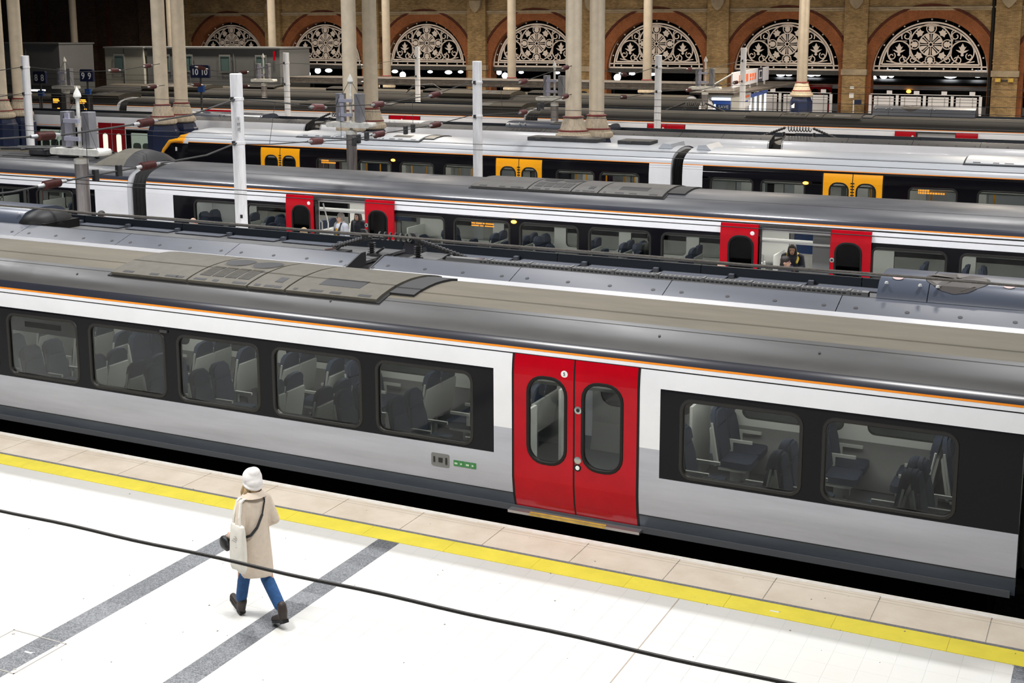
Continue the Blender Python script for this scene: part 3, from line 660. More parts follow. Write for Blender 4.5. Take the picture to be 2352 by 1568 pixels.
# cab nose: loft of shrinking sections
ns = [(-31.5, 2.775, 0.0), (-31.75, 2.70, .02), (-32.05, 2.56, .05), (-32.4, 2.30, .09), (-32.75, 1.98, .15), (-33.0, 1.62, .22), (-33.2, 1.2, .32), (-33.3, .7, .42), (-33.32, .2, .5)]
def nose_sec(zt, tap):
    zz = [.12, .36, .6]; q = []
    top = min(zt, 2.27)
    zz += [.6+(top-.6)*k/4 for k in range(1, 5)] if top > .65 else [.62, .64, .66, .68]
    side = [(sy(z)+tap, min(z, zt)) for z in zz]
    cap = []
    for k in range(1, 7):
        o = side[-1][0] + (TW/2-side[-1][0])*k/6; zr = lerp_tab(ROOF, max(o-tap, .05)); cap.append((o, min(zt, zr) if zt > 2.4 else zt))
    pr = side + cap; return pr + [(TW-a, z) for a, z in reversed(pr[:-1])]
secs = [[(x, Y4+a, z) for a, z in nose_sec(zt, tp)] for x, zt, tp in ns]; K = len(secs[0])
nb = MB()
for q in range(len(secs)-1):
    for i in range(K-1):
        side_f = i < 6 or i >= K-7
        mi = 0 if side_f else (1 if q < 2 else 2)
        if not side_f and (i < 8 or i >= K-9) and q >= 1: mi = 3
        nb.quad(secs[q][i], secs[q+1][i], secs[q+1][i+1], secs[q][i+1], mi)
nb.add(secs[-1], [tuple(range(K))], 0)
nose = nb.obj('cab_nose', [MATS['train_black'], MATS['train_roof_pale'], MATS['dark_glass'], MATS['door_orange']], c4, 40)
b = MB(); b.tube([(x-.0, Y4+tp+.03-.02, min(zt, 2.36)+.012) for x, zt, tp in ns[1:-1]], [.05, .07, .075, .07, .06, .05, .045], 8); b.obj('nose_edge_band', MATS['door_orange'], nose)
b = MB(); b.box(-32.1, -32.04, Y4+.02, Y4+.05, 1.98, 2.12); b.obj('cab_lamp', MATS['lining'], nose, 0)
for x0_, x1_, ht in ((-18.2, -15.2, .13), (-15.0, -13.9, .12)):
    b = MB(); b.box(x0_, x1_-.5*(x0_ < -16), Y4+1.2, Y4+2.0, 2.76, 2.76+ht); b.box(x0_+.3, x0_+.5, Y4+1.18, Y4+1.22, 2.77, 2.86); bevel(b.obj('roof_box', MATS['dark_metal'], c4, 0), .03)
for x, z in ((-22.66, 2.03),):
    b = MB(); b.ball((x, Y4-.02, z), (.085, .03, .045)); b.obj('amber_door_lamp', MATS['amber_lamp'], c4)
def led(parent, x, y, z, runs, hgt=.05, mat='amber_text'):
    b = MB()
    for dx, dz, l in runs:
        q = 0
        while q < l-.02:
            w = min(.03+.02*((int((q+dx)*97)) % 3), l-q); b.box(x+dx+q, x+dx+q+w, y, y+.004, z+dz, z+dz+hgt); q += w+.015
    return b.obj('destination_display', MATS[mat], parent, 0)
led(c4, -25.62, Y4+.04, 1.80, ((0, .07, .30), (0, 0, .62)))
def edge_marks(t, xm, Y):
    b = MB()
    for k in range(9):
        z = 1.30+.085*k; b.box(xm-.055, xm+.055, Y-.010, Y-.005, z, z+.035, 0)
    b.obj('hazard_marking', [MATS['black_print']], t, 0)
    for s_ in (-1, 1):
        b = MB(); b.box(xm+s_*.13-.045, xm+s_*.13+.045, Y-.012, Y-.006, 1.42, 1.52); b.obj('door_sticker', MATS['white_print'], t, 0)
        b = MB(); b.prism([(-.03, 0), (.03, 0), (0, .055)], (xm+s_*.13, Y-.013, 1.44), (1, 0, 0), (0, 0, 1), (0, 1, 0), .001); b.obj('sticker_triangle', MATS['black_print'], t, 0)
        b = MB(); b.box(xm+s_*.13-.045, xm+s_*.13+.045, Y-.012, Y-.006, 1.28, 1.42); b.obj('door_sticker', MATS['yellow_line'], t, 0)
edge_marks(c4, -27.35, Y4); edge_marks(c4, -17.935, Y4)
for x in (-24.3, -23.0, -21.9, -20.6, -16.3, -15.6, -14.6):
    for yy in (.9, 1.8):
        b = MB(); b.tube([(x, Y4+yy, .18), (x, Y4+yy, 2.1)], .025, 8); b.obj('grab_pole', MATS['door_orange'], c4)
for k in range(7):
    x = -25.9+1.85*k
    if -19.0 < x < -16.9: continue
    b = MB(); b.box(x, x+.5, Y4+2.3, Y4+2.6, .18, 2.1); b.obj('lining_pillar', MATS['lining'], c4, 0)
c4b = aventra('pale-roofed black carriage with orange doors entering from the right edge', -12.40, 8, Y4, [(-12.40, -8.126), (-6.42, 3), (4.7, 8)], [(-8.126, -6.42, 'closed'), (3, 4.7, 'closed')],
    [-10.85, -9.30, -5.05, -3.2, -1.5], dict(S710, win=(1.25, .95, .99)), lamp=75, whites=((-12.40, -11.76),))
aircon(c4b, Y4, (-4.3, -2.2, -1.0, -.3, 1.3), 'train_roof_pale', 'frame_grey')
led(c4b, -5.45, Y4+.04, 1.80, ((0, .07, .30), (0, 0, .72))); edge_marks(c4b, -7.273, Y4)
b = MB(); b.ball((-8.62, Y4-.02, 1.95), (.085, .03, .045)); b.obj('amber_door_lamp', MATS['amber_lamp'], c4b)
for k in range(6):
    x = -11.2+1.7*k
    b = MB(); b.box(x, x+.55, Y4+2.3, Y4+2.6, .18, 2.1); b.obj('lining_pillar', MATS['lining'], c4b, 0)
    b = MB(); b.tube([(x+.9, Y4+.9, .18), (x+.9, Y4+.9, 2.1)], .025, 8); b.obj('grab_pole', MATS['door_orange'], c4b)
gangway('grey bellows joining the two pale-roofed carriages with orange doors', -12.78, -12.40, Y4)
for t_, x in ((c4, -13.0), (c4b, -12.2)):
    b = MB(); b.prism([(0, 0), (.45, 0), (.3, .16), (.05, .14)] if t_ is c4b else [(-.45, 0), (0, 0), (-.05, .14), (-.3, .16)], (x, Y4+.75, 2.72), (1, 0, 0), (0, 0, 1), (0, 1, 0), 1.3); b.obj('roof_end_fairing', MATS['train_roof_pale'], t_, 0)

# ------------------------------------------------------------------ far train of the first kind (only its roof and door tops show)
Y6 = 53.9
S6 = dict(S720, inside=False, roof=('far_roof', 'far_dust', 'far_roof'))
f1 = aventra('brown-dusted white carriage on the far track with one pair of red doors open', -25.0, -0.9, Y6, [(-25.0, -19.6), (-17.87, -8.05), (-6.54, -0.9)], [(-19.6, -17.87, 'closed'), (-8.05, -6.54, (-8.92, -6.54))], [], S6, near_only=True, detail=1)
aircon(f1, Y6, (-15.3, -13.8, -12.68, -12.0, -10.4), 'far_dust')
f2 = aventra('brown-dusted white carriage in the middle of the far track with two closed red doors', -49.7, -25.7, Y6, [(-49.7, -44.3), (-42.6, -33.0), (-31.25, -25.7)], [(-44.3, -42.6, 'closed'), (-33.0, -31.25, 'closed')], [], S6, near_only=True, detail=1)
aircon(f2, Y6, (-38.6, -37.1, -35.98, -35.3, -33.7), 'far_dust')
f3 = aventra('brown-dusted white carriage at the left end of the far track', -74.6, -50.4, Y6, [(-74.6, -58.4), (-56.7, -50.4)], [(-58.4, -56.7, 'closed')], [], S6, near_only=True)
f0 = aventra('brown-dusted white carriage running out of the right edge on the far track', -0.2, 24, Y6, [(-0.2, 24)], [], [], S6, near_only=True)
for lab, a, b_ in (('dark bellows joining the left two brown-dusted carriages', -50.4, -49.7), ('dark bellows joining the middle brown-dusted carriages', -25.7, -25.0), ('dark bellows at the right end of the brown-dusted carriages', -0.9, -0.2)): gangway(lab, a, b_, Y6)
for t_, xa, xb in ((f3, -52.6, -50.6), (f2, -28.5, -26.0)):
    roof_strip(t_, Y6, xa, xb, .45, 2.2, .20, 'far_dust', 'roof_fairing', 12, .2); roof_strip(t_, Y6, xa+.25, xa+.8, .46, 1.6, .206, 'grille_dark', 'fairing_glass', 8, .004)

# ------------------------------------------------------------------ low-floor train with shrouded roof (flat panels, bolt holes)
M('shroud_panel', (0.086, 0.093, 0.113), 0.42, var=0.10, vscale=2, stretch=(.3, 1, 1))
M('roof_deck', (0.085, 0.085, 0.085), 0.6, var=0.2, vscale=3)
FS = [(.08, .12), (.03, .36), (0, .6), (0, 2.02), (.025, 2.18), (.075, 2.33), (.15, 2.46)]
M('unit_dark', (0.014, 0.019, 0.027), 0.35)
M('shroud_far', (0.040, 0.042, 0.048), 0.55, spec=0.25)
def shroud_train(label, x0, x1, Y, joints, detail=True, group=None, line=True, fittings=True):
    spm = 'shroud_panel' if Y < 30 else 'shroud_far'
    t = thing('train_carriage', label, 'train carriage', ((x0+x1)/2, Y+TW/2, 0), group)
    for far in (False, True):
        b = MB(); b.ext([(Y+(TW-a if far else a), z) for a, z in FS[1:]], x0, x1); b.obj('side_panel', MATS['train_white'], t)
        b = MB(); b.ext([(Y+(TW-a if far else a), z) for a, z in FS[:2]], x0, x1); b.obj('skirt', MATS['train_skirt'], t)
        if line:
            b = MB(); b.ext([(Y+(TW-a if far else a), z) for a, z in ((-.002, 2.000), (-.002, 2.025))], x0, x1); b.obj('orange_stripe', MATS['train_orange'], t, 0)
        cuts = [x0] + [j for j in joints if x0+.1 < j < x1-.1] + [x1]
        for a, c in zip(cuts, cuts[1:]):
            pr = [(.15, 2.455), (.60, 2.605), (.66, 2.605), (.68, 2.44)]; b = MB()
            q_ = [(Y+(TW-p if far else p), z) for p, z in pr]; b.ext(q_[:2], a+.006, c-.006); b.ext(q_[1:], a+.006, c-.006, 1)  # rim and inner faces dark: their shade is put into the colour
            pn = b.obj('shroud_panel', [MATS[spm], MATS['unit_dark']], t, 20)
            if detail and not far:
                L = c-a
                for k in range(4):
                    x = a+L*(.10+.275*k) if L > 2 else a+L*(.2+.2*k)
                    hb = MB(); hb.prism([(.033*math.cos(2*PI*i/12), .033*math.sin(2*PI*i/12)) for i in range(12)], (x, Y+.30, 2.508), (1, 0, 0), (0, .949, .316), (0, -.316, .949), .002); hb.obj('bolt_hole', MATS['grille_dark'], pn, 0)
    b = MB(); b.box(x0, x1, Y+.60, Y+TW-.60, 2.40, 2.45); b.obj('roof_deck', MATS['roof_deck'], t, 0)
    b = MB(); b.box(x0+.02, x1-.02, Y+.1, Y+TW-.1, -.6, .2); b.obj('underframe', MATS['grime'], t, 0)
    for s_, x in ((1, x0), (-1, x1)):
        b = MB(); pr = [(Y+a, z) for a, z in FS] + [(Y+.6, 2.58)] + [(Y+.68, 2.42), (Y+TW-.68, 2.42), (Y+TW-.6, 2.58)] + [(Y+TW-a, z) for a, z in reversed(FS)]
        b.prism([(p[0], p[1]) for p in pr], (x+s_*.02, 0, 0), (0, 1, 0), (0, 0, 1), (s_, 0, 0), .03); b.obj('end_wall', MATS['unit_dark'], t, 0)
    return t
def dark_gap(label, xa, xb, Y):
    t = thing('gangway_bellows', label, 'gangway', ((xa+xb)/2, Y+TW/2, 0))
    b = MB(); b.ext([(Y+.2, .4), (Y+.2, 2.1), (Y+.35, 2.3), (Y+.7, 2.38), (Y+TW-.7, 2.38), (Y+TW-.35, 2.3), (Y+TW-.2, 2.1), (Y+TW-.2, .4)], xa, xb); b.obj('bellows', MATS['rubber'], t)
    for s_ in (0, 1):
        b = MB(); x = xa if s_ == 0 else xb-.03; b.prism([(.15, 2.46), (.6, 2.62), (.75, 2.62), (.75, 2.2), (.15, 2.2)], (x, Y, 0), (0, 1, 0), (0, 0, 1), (1, 0, 0), .03); b.obj('gap_fin', MATS['grille_dark'], t, 0)
    return t
Y2 = 17.75
t2a = shroud_train('white carriage with bolted dark roof panels directly behind the front train, left one', -31.0, -11.87, Y2, [-29.8, -27.25, -24.68, -22.12, -19.55, -16.98, -14.42])
t2b = shroud_train('white carriage with bolted dark roof panels and a cable tray behind the front train', -11.38, 9.0, Y2, [-8.80, -6.24, -3.66, -1.10, 1.46, 4.0, 6.5])
dark_gap('dark gap between the panelled roofs behind the front train', -11.87, -11.38, Y2)
# cable tray
tr = MB(); ty = Y2+1.18
tr.ext([(ty, 2.45), (ty, 2.56), (ty+.14, 2.56), (ty+.14, 2.45)], -9.9, -3.4); tr.ext([(ty, 2.45), (ty, 2.56), (ty+.14, 2.56), (ty+.14, 2.45)], -10.5, -9.9)
tray = tr.obj('cable_tray', M('tray_metal', (.20, .20, .20), .5, metal=.5), t2b, 0)
hl = MB(); k = 0; x = -9.85
while x < -3.5:
    for zz in (2.475, 2.515): hl.box(x, x+.05, ty-.002, ty-.001, zz, zz+.022)
    hl.box(x, x+.05, ty+.03, ty+.11, 2.5605, 2.561); x += .075
tag(hl.obj('tray_slots', MATS['grille_dark'], tray, 0), kind='stuff')
for k in range(9):
    b = MB(); b.box(-9.7+.75*k, -9.66+.75*k, ty-.012, ty+.15, 2.445, 2.575); b.obj('tray_clamp', MATS['tray_metal'], tray, 0)
# far side rail with flaps on the deck
for t_, xa, xb in ((t2a, -30, -12.3), (t2b, -11, 9)):
    b = MB(); b.tube([(xa, Y2+TW-.66, 2.66), (xb, Y2+TW-.66, 2.66)], .025, 6); b.obj('roof_rail', MATS['tray_metal'], t_)
    x = xa+.3
    while x < xb-1.4:
        b = MB(); b.box(x, x+1.1, Y2+TW-.98, Y2+TW-.70, 2.46, 2.475); b.box(x+1.12, x+1.2, Y2+TW-.80, Y2+TW-.70, 2.45, 2.52); b.obj('deck_flap', MATS['shroud_panel'], t_, 0); x += 1.28
# pantograph link over the gap: insulators, coiled jumper and ribbed arms
pg = thing('jumper_link', 'coiled jumper cable with ribbed insulators over the gap behind the front train', 'jumper cable', (-11.6, Y2+1.35, 2.45)); yj = Y2+1.35
def insul(parent, x, y, z0=2.45, n=5, r=.075):
    pr = [(r*1.2, z0), (r*1.2, z0+.03), (r*.5, z0+.03)]
    for k in range(n): pr += [(r*.5, z0+.05+.04*k), (r, z0+.06+.04*k), (r*.5, z0+.07+.04*k)]
    b = MB(); b.lathe(pr + [(r*.5, z0+.06+.04*n), (r*.7, z0+.07+.04*n), (r*.7, z0+.09+.04*n)], x, y, 14); return b.obj('insulator', MATS['dark_metal'], parent)
insul(pg, -12.1, yj); insul(pg, -11.15, yj)
def coil(parent, xa, xb, y, z, turns, r, wire=.014, name='jumper_coil', mat='dark_metal'):
    pts = [(xa+(xb-xa)*i/(turns*10), y+r*math.cos(2*PI*i/10), z+r*math.sin(2*PI*i/10)) for i in range(turns*10+1)]
    b = MB(); b.tube(pts, wire, 5); return b.obj(name, MATS[mat], parent)
coil(pg, -11.95, -11.3, yj, 2.80, 6, .075)
for s_, xs in ((-1, -12.1), (1, -11.15)):
    b = MB(); b.prism([(0, 0), (s_*.12, .18), (s_*.22, .18), (s_*.16, -.03)] if s_ < 0 else [(0, -.03), (.1, -.03), (-.05, .18), (-.14, .18)], (xs, yj-.03, 2.72), (1, 0, 0), (0, 0, 1), (0, 1, 0), .06); b.obj('clamp_plate', MATS['dark_metal'], pg, 0)
    pts = [(xs+s_*.15*i, yj+.02*i, 2.78-.045*i) for i in range(7)]; rr = []
    fine = [Vector(pts[0]).lerp(Vector(pts[-1]), i/28) for i in range(29)]
    b = MB(); b.tube(fine, [.03+.022*(i % 2) for i in range(29)], 8); b.obj('ribbed_sleeve', MATS['dark_metal'], pg)
b = MB(); b.tube([(-10.2, yj+.12, 2.51), (-10.0, ty+.07, 2.53), (-9.8, ty+.07, 2.55)], .03, 8); b.tube([(-12.9, yj+.1, 2.5), (-13.1, yj, 2.47)], .02, 6); b.obj('cable', M('cable_brown', (.10, .05, .045), .5), pg)
for x in (-12.75, -10.55, -11.9):
    b = MB(); b.box(x-.16, x+.16, yj-.12, yj+.12, 2.45, 2.49); b.tube([(x-.1, yj, 2.49), (x+.12, yj-.1, 2.62)], .02, 6); b.obj('bracket', MATS['dark_metal'], pg, 0)
# roof units
M('unit_navy', (0.070, 0.082, 0.112), 0.3)
def roof_unit(t, Y, x0, x1, fan=None, hump=.42, glassy=True, mat='unit_navy'):
    u = thing_part('roof_unit', t); pr = [(.665, 2.46+hump*.30), (.70, 2.46+hump*.45), (.86, 2.46+hump*.84), (1.05, 2.46+hump*.97), (TW/2, 2.46+hump)]; pr = pr + [(TW-a, z) for a, z in reversed(pr[:-1])]
    bb = MB(); bb.box(x0, x1, Y+.67, Y+TW-.67, 2.45, 2.46+hump*.32); bb.obj('unit_base', MATS['unit_dark'], u, 0)
    xs = [x0]+[x0+(x1-x0)*q for q in (.16, .58)]+[x1]
    for a, c in zip(xs, xs[1:]):
        b = MB(); b.ext([(Y+p, z) for p, z in pr], a+.006, c-.006, 0, False, True); b.obj('unit_cover', MATS[mat], u, 30)
        for x in (a+.12, c-.12):
            b = MB(); b.lathe([(.03, 2.46+hump*.80), (.02, 2.46+hump*.80+.03)], x, Y+.80, 8); b.obj('unit_bolt', MATS['lining'], u, 0)
    if fan:
        b = MB(); N = 32; R = .44
        
        for i in range(24):
            s0, s1 = -1+i/12, -1+(i+1)/12; w0_, w1_ = R*math.sqrt(max(0, 1-s0*s0)), R*math.sqrt(max(0, 1-s1*s1)); y0_, y1_ = 1.12+R*.80*s0, 1.12+R*.80*s1
            b.quad((fan-w0_, Y+y0_, lerp_tab(pr, y0_)+.008), (fan+w0_, Y+y0_, lerp_tab(pr, y0_)+.008), (fan+w1_, Y+y1_, lerp_tab(pr, y1_)+.008), (fan-w1_, Y+y1_, lerp_tab(pr, y1_)+.008))
        fo = b.obj('fan_opening', M('fan_brown', (.045, .037, .032), .6), u, 0)
        for k in range(5):
            b = MB(); a = 2*PI*k/5; pt = lambda r, da, dz: (fan+r*math.cos(a+da), Y+1.12+r*.80*math.sin(a+da), lerp_tab(pr, 1.12+r*.80*math.sin(a+da))+.014+dz)
            b.add([pt(.06, 0, 0), pt(.40, -.1, 0), pt(.41, .45, .012), pt(.07, .6, .01)], [(0, 1, 2, 3)]); b.obj('fan_blade', M('fan_blade_brown', (.085, .072, .062), .5), fo, 0)
    return u
u2 = roof_unit(t2b, Y2, -3.2, 1.2, fan=-2.15)
for x, z in ((-2.95, 2.80), (-1.45, 2.84)):
    b = MB(); b.prism([(.075*math.cos(2*PI*i/16), .06*math.sin(2*PI*i/16)) for i in range(16)], (x, Y2+.98, 2.86), (1, 0, 0), (0, .93, .35), (0, -.35, .93), .003); b.obj('warning_label', M('pale_pink', (.55, .40, .38), .5) if x < -2 else MATS['pale_pink'], u2, 0)
u2l = roof_unit(t2a, Y2, -24.5, -19.95, hump=.40)
b = MB(); b.ball((-19.75, Y2+1.2, 2.55), (.42, .62, .30)); b.obj('black_fairing', MATS['rubber'], u2l)
b = MB(); b.box(-19.9, -19.35, Y2+.75, Y2+1.7, 2.45, 2.62); b.tube([(-19.5, Y2+.75, 2.6), (-19.1, Y2+.8, 2.5), (-18.8, Y2+.9, 2.48)], .03, 6); b.obj('cable_box', MATS['rubber'], u2l, 30)
# same kind of train two platforms further back
Y5 = 45.0
j5 = [-50.8+2.57*k for k in range(30)]
t5a = shroud_train('white carriage with a closed dark red door and lit windows at the left', -50.8, -31.75, Y5, j5)
t5b = shroud_train('white carriage with dark roof panels behind the orange-doored train', -31.0, -11.8, Y5, [-28.4, -25.8, -23.3, -20.7, -18.1, -15.2, -13.6])
t5c = shroud_train('white carriage with dark roof panels behind the orange-doored train, right one', -11.35, 8, Y5, [-9.1, -6.9, -4.7, -2.4, 0, 3, 6])
dark_gap('dark gap between panelled roofs behind the front half of the orange-doored train', -31.75, -31.0, Y5); dark_gap('dark gap below the coiled jumper cable behind the orange-doored train', -11.8, -11.35, Y5)
# its red door, black window band, windows with green seats
dd = thing_part('door', t5a)
for k, x in enumerate((-43.25, -42.44)):
    b = MB(); v, f_, _ = holed_cell(0.01, .80, .25, 2.2, (.26, .56, .82, 1.72, .13)); b.add([(x+p[0], Y5-.012, p[1]) for p in v], f_); lf = b.obj('door_leaf', M('dark_red', (.24, .004, .008), .25) if k == 0 else MATS['dark_red'], t5a, 0)
    b = MB(); b.prism(rrect(.26, .56, .82, 1.72, .13, 5), (x, Y5-.008, 0), (1, 0, 0), (0, 0, 1), (0, 1, 0), .004); b.obj('lit_pane', M('lit_pane', (.7, .7, .6), .3, emit=(.95, 1.0, .82), estr=.75) if k == 0 else MATS['lit_pane'], lf, 0)
bpy.data.objects.remove(dd)
for x0_, x1_, wa, wb in ((-49.5, -44.2, -46.9, -45.0), (-41.6, -33, -41.3, -39.6)):
    b = MB(); v, f_, _ = holed_cell(x0_, x1_, .55, 1.95, (wa, wb, .72, 1.78, .06)); b.add([(p[0], Y5-.006, p[1]) for p in v], f_); b.obj('window_band', MATS['train_black'], t5a, 0)
    b = MB(); b.box(wa, wb, Y5-.003, Y5+.0, .72, 1.78); b.obj('window_back', M('saloon_glow', (.6, .62, .55), .5, emit=(.85, .95, .80), estr=.6) if wa < -45 else MATS['saloon_glow'], t5a, 0)
    for k in range(3):
        sx = wa+.35+.55*k
        b = MB(); b.prism(rrect(-.23, .23, 0, .62, .15, 4), (sx, Y5-.03, .72), (1, 0, 0), (0, 0, 1), (0, 1, 0), .025); b.obj('seat_back', MATS['seat_green'], t5a, 40)
    b = MB(); b.box(wa, wb, Y5-.036, Y5-.032, .72, 1.78); b.obj('pane', MATS['window_glass'], t5a, 0)
roof_strip2 = MB()
for k in range(9): roof_strip2.prism([(0, 0), (.10, 0), (.13, .18), (.03, .18)], (-42.1+.16*k, Y5+.25, 2.493), (1, 0, 0), (0, .949, .316), (0, -.316, .949), .003)
tag(roof_strip2.obj('louvre', MATS['grille_dark'], t5a, 0), kind='stuff')
r3 = MB()
for k in range(8): r3.prism([(0, 0), (.12, 0), (.15, .22), (.03, .22)], (-22.2+.17*k, Y5+.22, 2.483), (1, 0, 0), (0, .949, .316), (0, -.316, .949), .003)
tag(r3.obj('louvre', MATS['grille_dark'], t5b, 0), kind='stuff')
def jumper(lab, xc, Y, z=2.75, sc=1.0):
    p = thing('jumper_link', lab, 'jumper cable', (xc, Y+1.2, 2.45)); y = Y+1.2
    coil(p, xc-.42*sc, xc+.42*sc, y, z, 8, .09*sc, .018, mat='dark_metal')
    for s_ in (-1, 1):
        insul(p, xc+s_*.55*sc, y, 2.45, 4, .07)
        b = MB(); fine = [(xc+s_*(.5+.045*i)*sc, y, z+.04-.018*i) for i in range(22)]; b.tube(fine, [.035+.02*(i % 2) for i in range(22)], 7); b.obj('ribbed_sleeve', MATS['dark_metal'], p)
jumper('coiled jumper cable above the white roof at the right, before the far red doors', -11.0, Y5, 2.82); jumper('coiled jumper cable left of the plain column above the panelled roof', -30.7, Y5, 2.82)
roof_unit(t5b, Y5, -29.8, -26.5, hump=.2, mat='train_white')
u5 = roof_unit(t5b, Y5, -22.6, -18.2, hump=.34)
for k in range(3):
    b = MB(); b.prism([(0, 0), (.42, 0), (.55, .36), (.13, .36)], (-20.7+.52*k, Y5+.84, 2.72), (1, 0, 0), (0, .8, .25), (0, -.3, .95), .02); b.obj('unit_window', MATS['grille_dark'], u5, 0)
roof_unit(t5a, Y5, -39.8, -34.5, hump=.30)
# third train of that kind, just its far shroud and roof unit show
Y7 = 57.3
t7a = shroud_train('dark panelled train roof in the middle distance with a coiled jumper on top', -60, -14.6, Y7, [-60+2.57*k for k in range(18)], detail=False)
t7b = shroud_train('dark panelled train roof carrying a grey unit with a fan by the far arches', -14.1, 12, Y7, [-11.5, -9, -6.4, -3.8, -1.2], detail=False)
roof_unit(t7b, Y7, -10.6, -6.3, fan=-9.0, hump=.55, mat='shroud_panel')
jumper('distant coiled jumper cable left of the lit kiosk', -18.9, Y7, 2.9)
Y8 = 64.0
t8 = aventra('dark grey carriage roof with a folded pantograph below the tracery arches', -62, -20.5, Y8, [(-62, -20.5)], [], [], dict(S6, roof=('far_roof', 'far_roof', 'far_roof'), upper='far_dust', lower='far_roof', stripe=False), near_only=True)
for xa, xb in ((-36.2, -31.5), (-58, -53)):
    roof_strip(t8, Y8, xa, xb, .4, 2.3, .22, 'far_dust', 'roof_fairing', 12, .2)
    for k in range(3): roof_strip(t8, Y8, xa+2.2+.55*k, xa+2.6+.55*k, .5, 1.3, .226, 'grille_dark', 'fairing_glass', 6, .004)
b = MB(); b.tube([(-38.4, Y8+.7, 2.8), (-38.0, Y8+1.0, 3.2), (-36.9, Y8+1.3, 3.25), (-36.3, Y8+1.3, 2.9)], .04, 8); b.tube([(-38.0, Y8+.6, 3.2), (-38.0, Y8+2.2, 3.2)], .04, 8); b.tube([(-38.2, Y8+.5, 2.95), (-37.6, Y8+.7, 3.22), (-37.1, Y8+.6, 3.1)], .03, 6); b.obj('pantograph', MATS['dark_metal'], t8)
t9 = aventra('dark grey carriage roof on the track nearest the brick arcade', -64, -22.4, 67.2, [(-64, -22.4)], [], [], dict(S6, roof=('far_roof', 'far_dust', 'far_roof'), upper='far_dust', lower='far_roof', stripe=False), near_only=True)
for k in range(5): roof_strip(t9, 67.2, -60+7*k, -57+7*k, .5, 2.2, .12, 'far_roof', 'roof_box', 6, .12)
# ------------------------------------------------------------------ brick arcade at the back
YW = 87.0; ZC = 3.42; RA = 3.62; RO = 4.35; PITCH = 9.36
ARCH = [-12.46-PITCH*k for k in range(-1, 7)]
brick_mat('stock_brick', (0.42, 0.285, 0.135), (0.27, 0.178, 0.085), (0.20, 0.155, 0.10), var=.45)
brick_mat('red_brick', (0.34, 0.110, 0.038), (0.25, 0.080, 0.030), (0.18, 0.10, 0.06), sx=.11, sz=.075)
brick_mat('unlit_brick', (0.115, 0.070, 0.048), (0.075, 0.048, 0.036), (0.05, 0.036, 0.028))
brick_mat('dark_red_brick', (0.15, 0.042, 0.026), (0.10, 0.032, 0.022), (0.05, 0.026, 0.02))
M('stone_trim', (0.36, 0.29, 0.20), 0.8, var=.25, vscale=1.5)
M('tracery_paint', (0.74, 0.66, 0.61), 0.55, var=.08, vscale=3)
M('void_black', (0.004, 0.004, 0.005), 0.95)
XR, XL = ARCH[0]+PITCH/2, ARCH[-1]-PITCH/2
wb = MB(); n = 28; ZT = 13.0
for xc in ARCH:
    pts = [(xc-RA*math.cos(PI*i/n), ZC+RA*math.sin(PI*i/n)) for i in range(n+1)]
    for (xa, za), (xb, zb) in zip(pts, pts[1:]): wb.quad((xa, YW, za), (xb, YW, zb), (xb, YW, ZT), (xa, YW, ZT))
    for s_ in (-1, 1): wb.quad((xc+s_*RA, YW, 0), (xc+s_*PITCH/2, YW, 0), (xc+s_*PITCH/2, YW, ZT), (xc+s_*RA, YW, ZT))
wall = tag(wb.obj('wall_back', MATS['stock_brick'], None, 0), kind='structure')
for xc in ARCH:
    b = MB(); a = [(xc-RA*math.cos(PI*i/n), ZC+RA*math.sin(PI*i/n)) for i in range(n+1)]; o = [(xc-RO*math.cos(PI*i/n), ZC+RO*math.sin(PI*i/n)) for i in range(n+1)]
    for i in range(n):
        b.quad((a[i][0], YW-.06, a[i][1]), (a[i+1][0], YW-.06, a[i+1][1]), (o[i+1][0], YW-.06, o[i+1][1]), (o[i][0], YW-.06, o[i][1]))
        b.quad((o[i][0], YW-.06, o[i][1]), (o[i+1][0], YW-.06, o[i+1][1]), (o[i+1][0], YW, o[i+1][1]), (o[i][0], YW, o[i][1]))
        b.quad((a[i][0], YW-.06, a[i][1]), (a[i+1][0], YW-.06, a[i+1][1]), (a[i+1][0], YW+.9, a[i+1][1]), (a[i][0], YW+.9, a[i][1]))
    b.obj('arch_ring', MATS['red_brick'], wall, 40)
    b = MB(); R2 = RO+.10; n2 = 28
    b.tube([(xc-R2*math.cos(PI*i/n2), YW-.05, ZC+R2*math.sin(PI*i/n2)) for i in range(n2+1)], .09, 6); b.obj('hood_mould', MATS['dark_red_brick'], wall)
    for s_ in (-1, 1):
        b = MB(); x0_, x1_ = sorted((xc+s_*RA, xc+s_*(RA+.42))); b.box(x0_, x1_, YW-.05, YW+.9, 0, ZC); b.obj('jamb', MATS['red_brick'], wall, 0)
for k in range(len(ARCH)+1):
    x = XR-PITCH*k
    b = MB(); b.box(x-.76, x+.76, YW-.38, YW, 0, ZT); b.obj('pilaster', MATS['stock_brick'], wall, 0)
    b = MB(); b.box(x-.84, x+.84, YW-.48, YW, 3.36, 3.74); b.obj('impost', MATS['stone_trim'], wall, 0)
    for z in (4.15, 4.36): b = MB(); b.box(x-.79, x+.79, YW-.42, YW, z, z+.07); b.obj('string_course', MATS['stock_brick'], wall, 0)
    b = MB(); b.prism([(-.48, 8.5), (.48, 8.5), (.42, 8.05), (.2, 7.75), (0, 7.62), (-.2, 7.75), (-.42, 8.05)], (x, YW-.62, 0), (1, 0, 0), (0, 0, 1), (0, 1, 0), .26); b.obj('corbel', MATS['stone_trim'], wall, 0)
    if k < len(ARCH):
        b = MB(); b.ext([(YW, 7.50), (YW-.06, 7.52), (YW-.10, 7.60), (YW-.20, 7.66), (YW-.20, 7.74), (YW, 7.80)], x-PITCH+.76, x-.76); b.obj('cornice', MATS['stone_trim'], wall, 0)
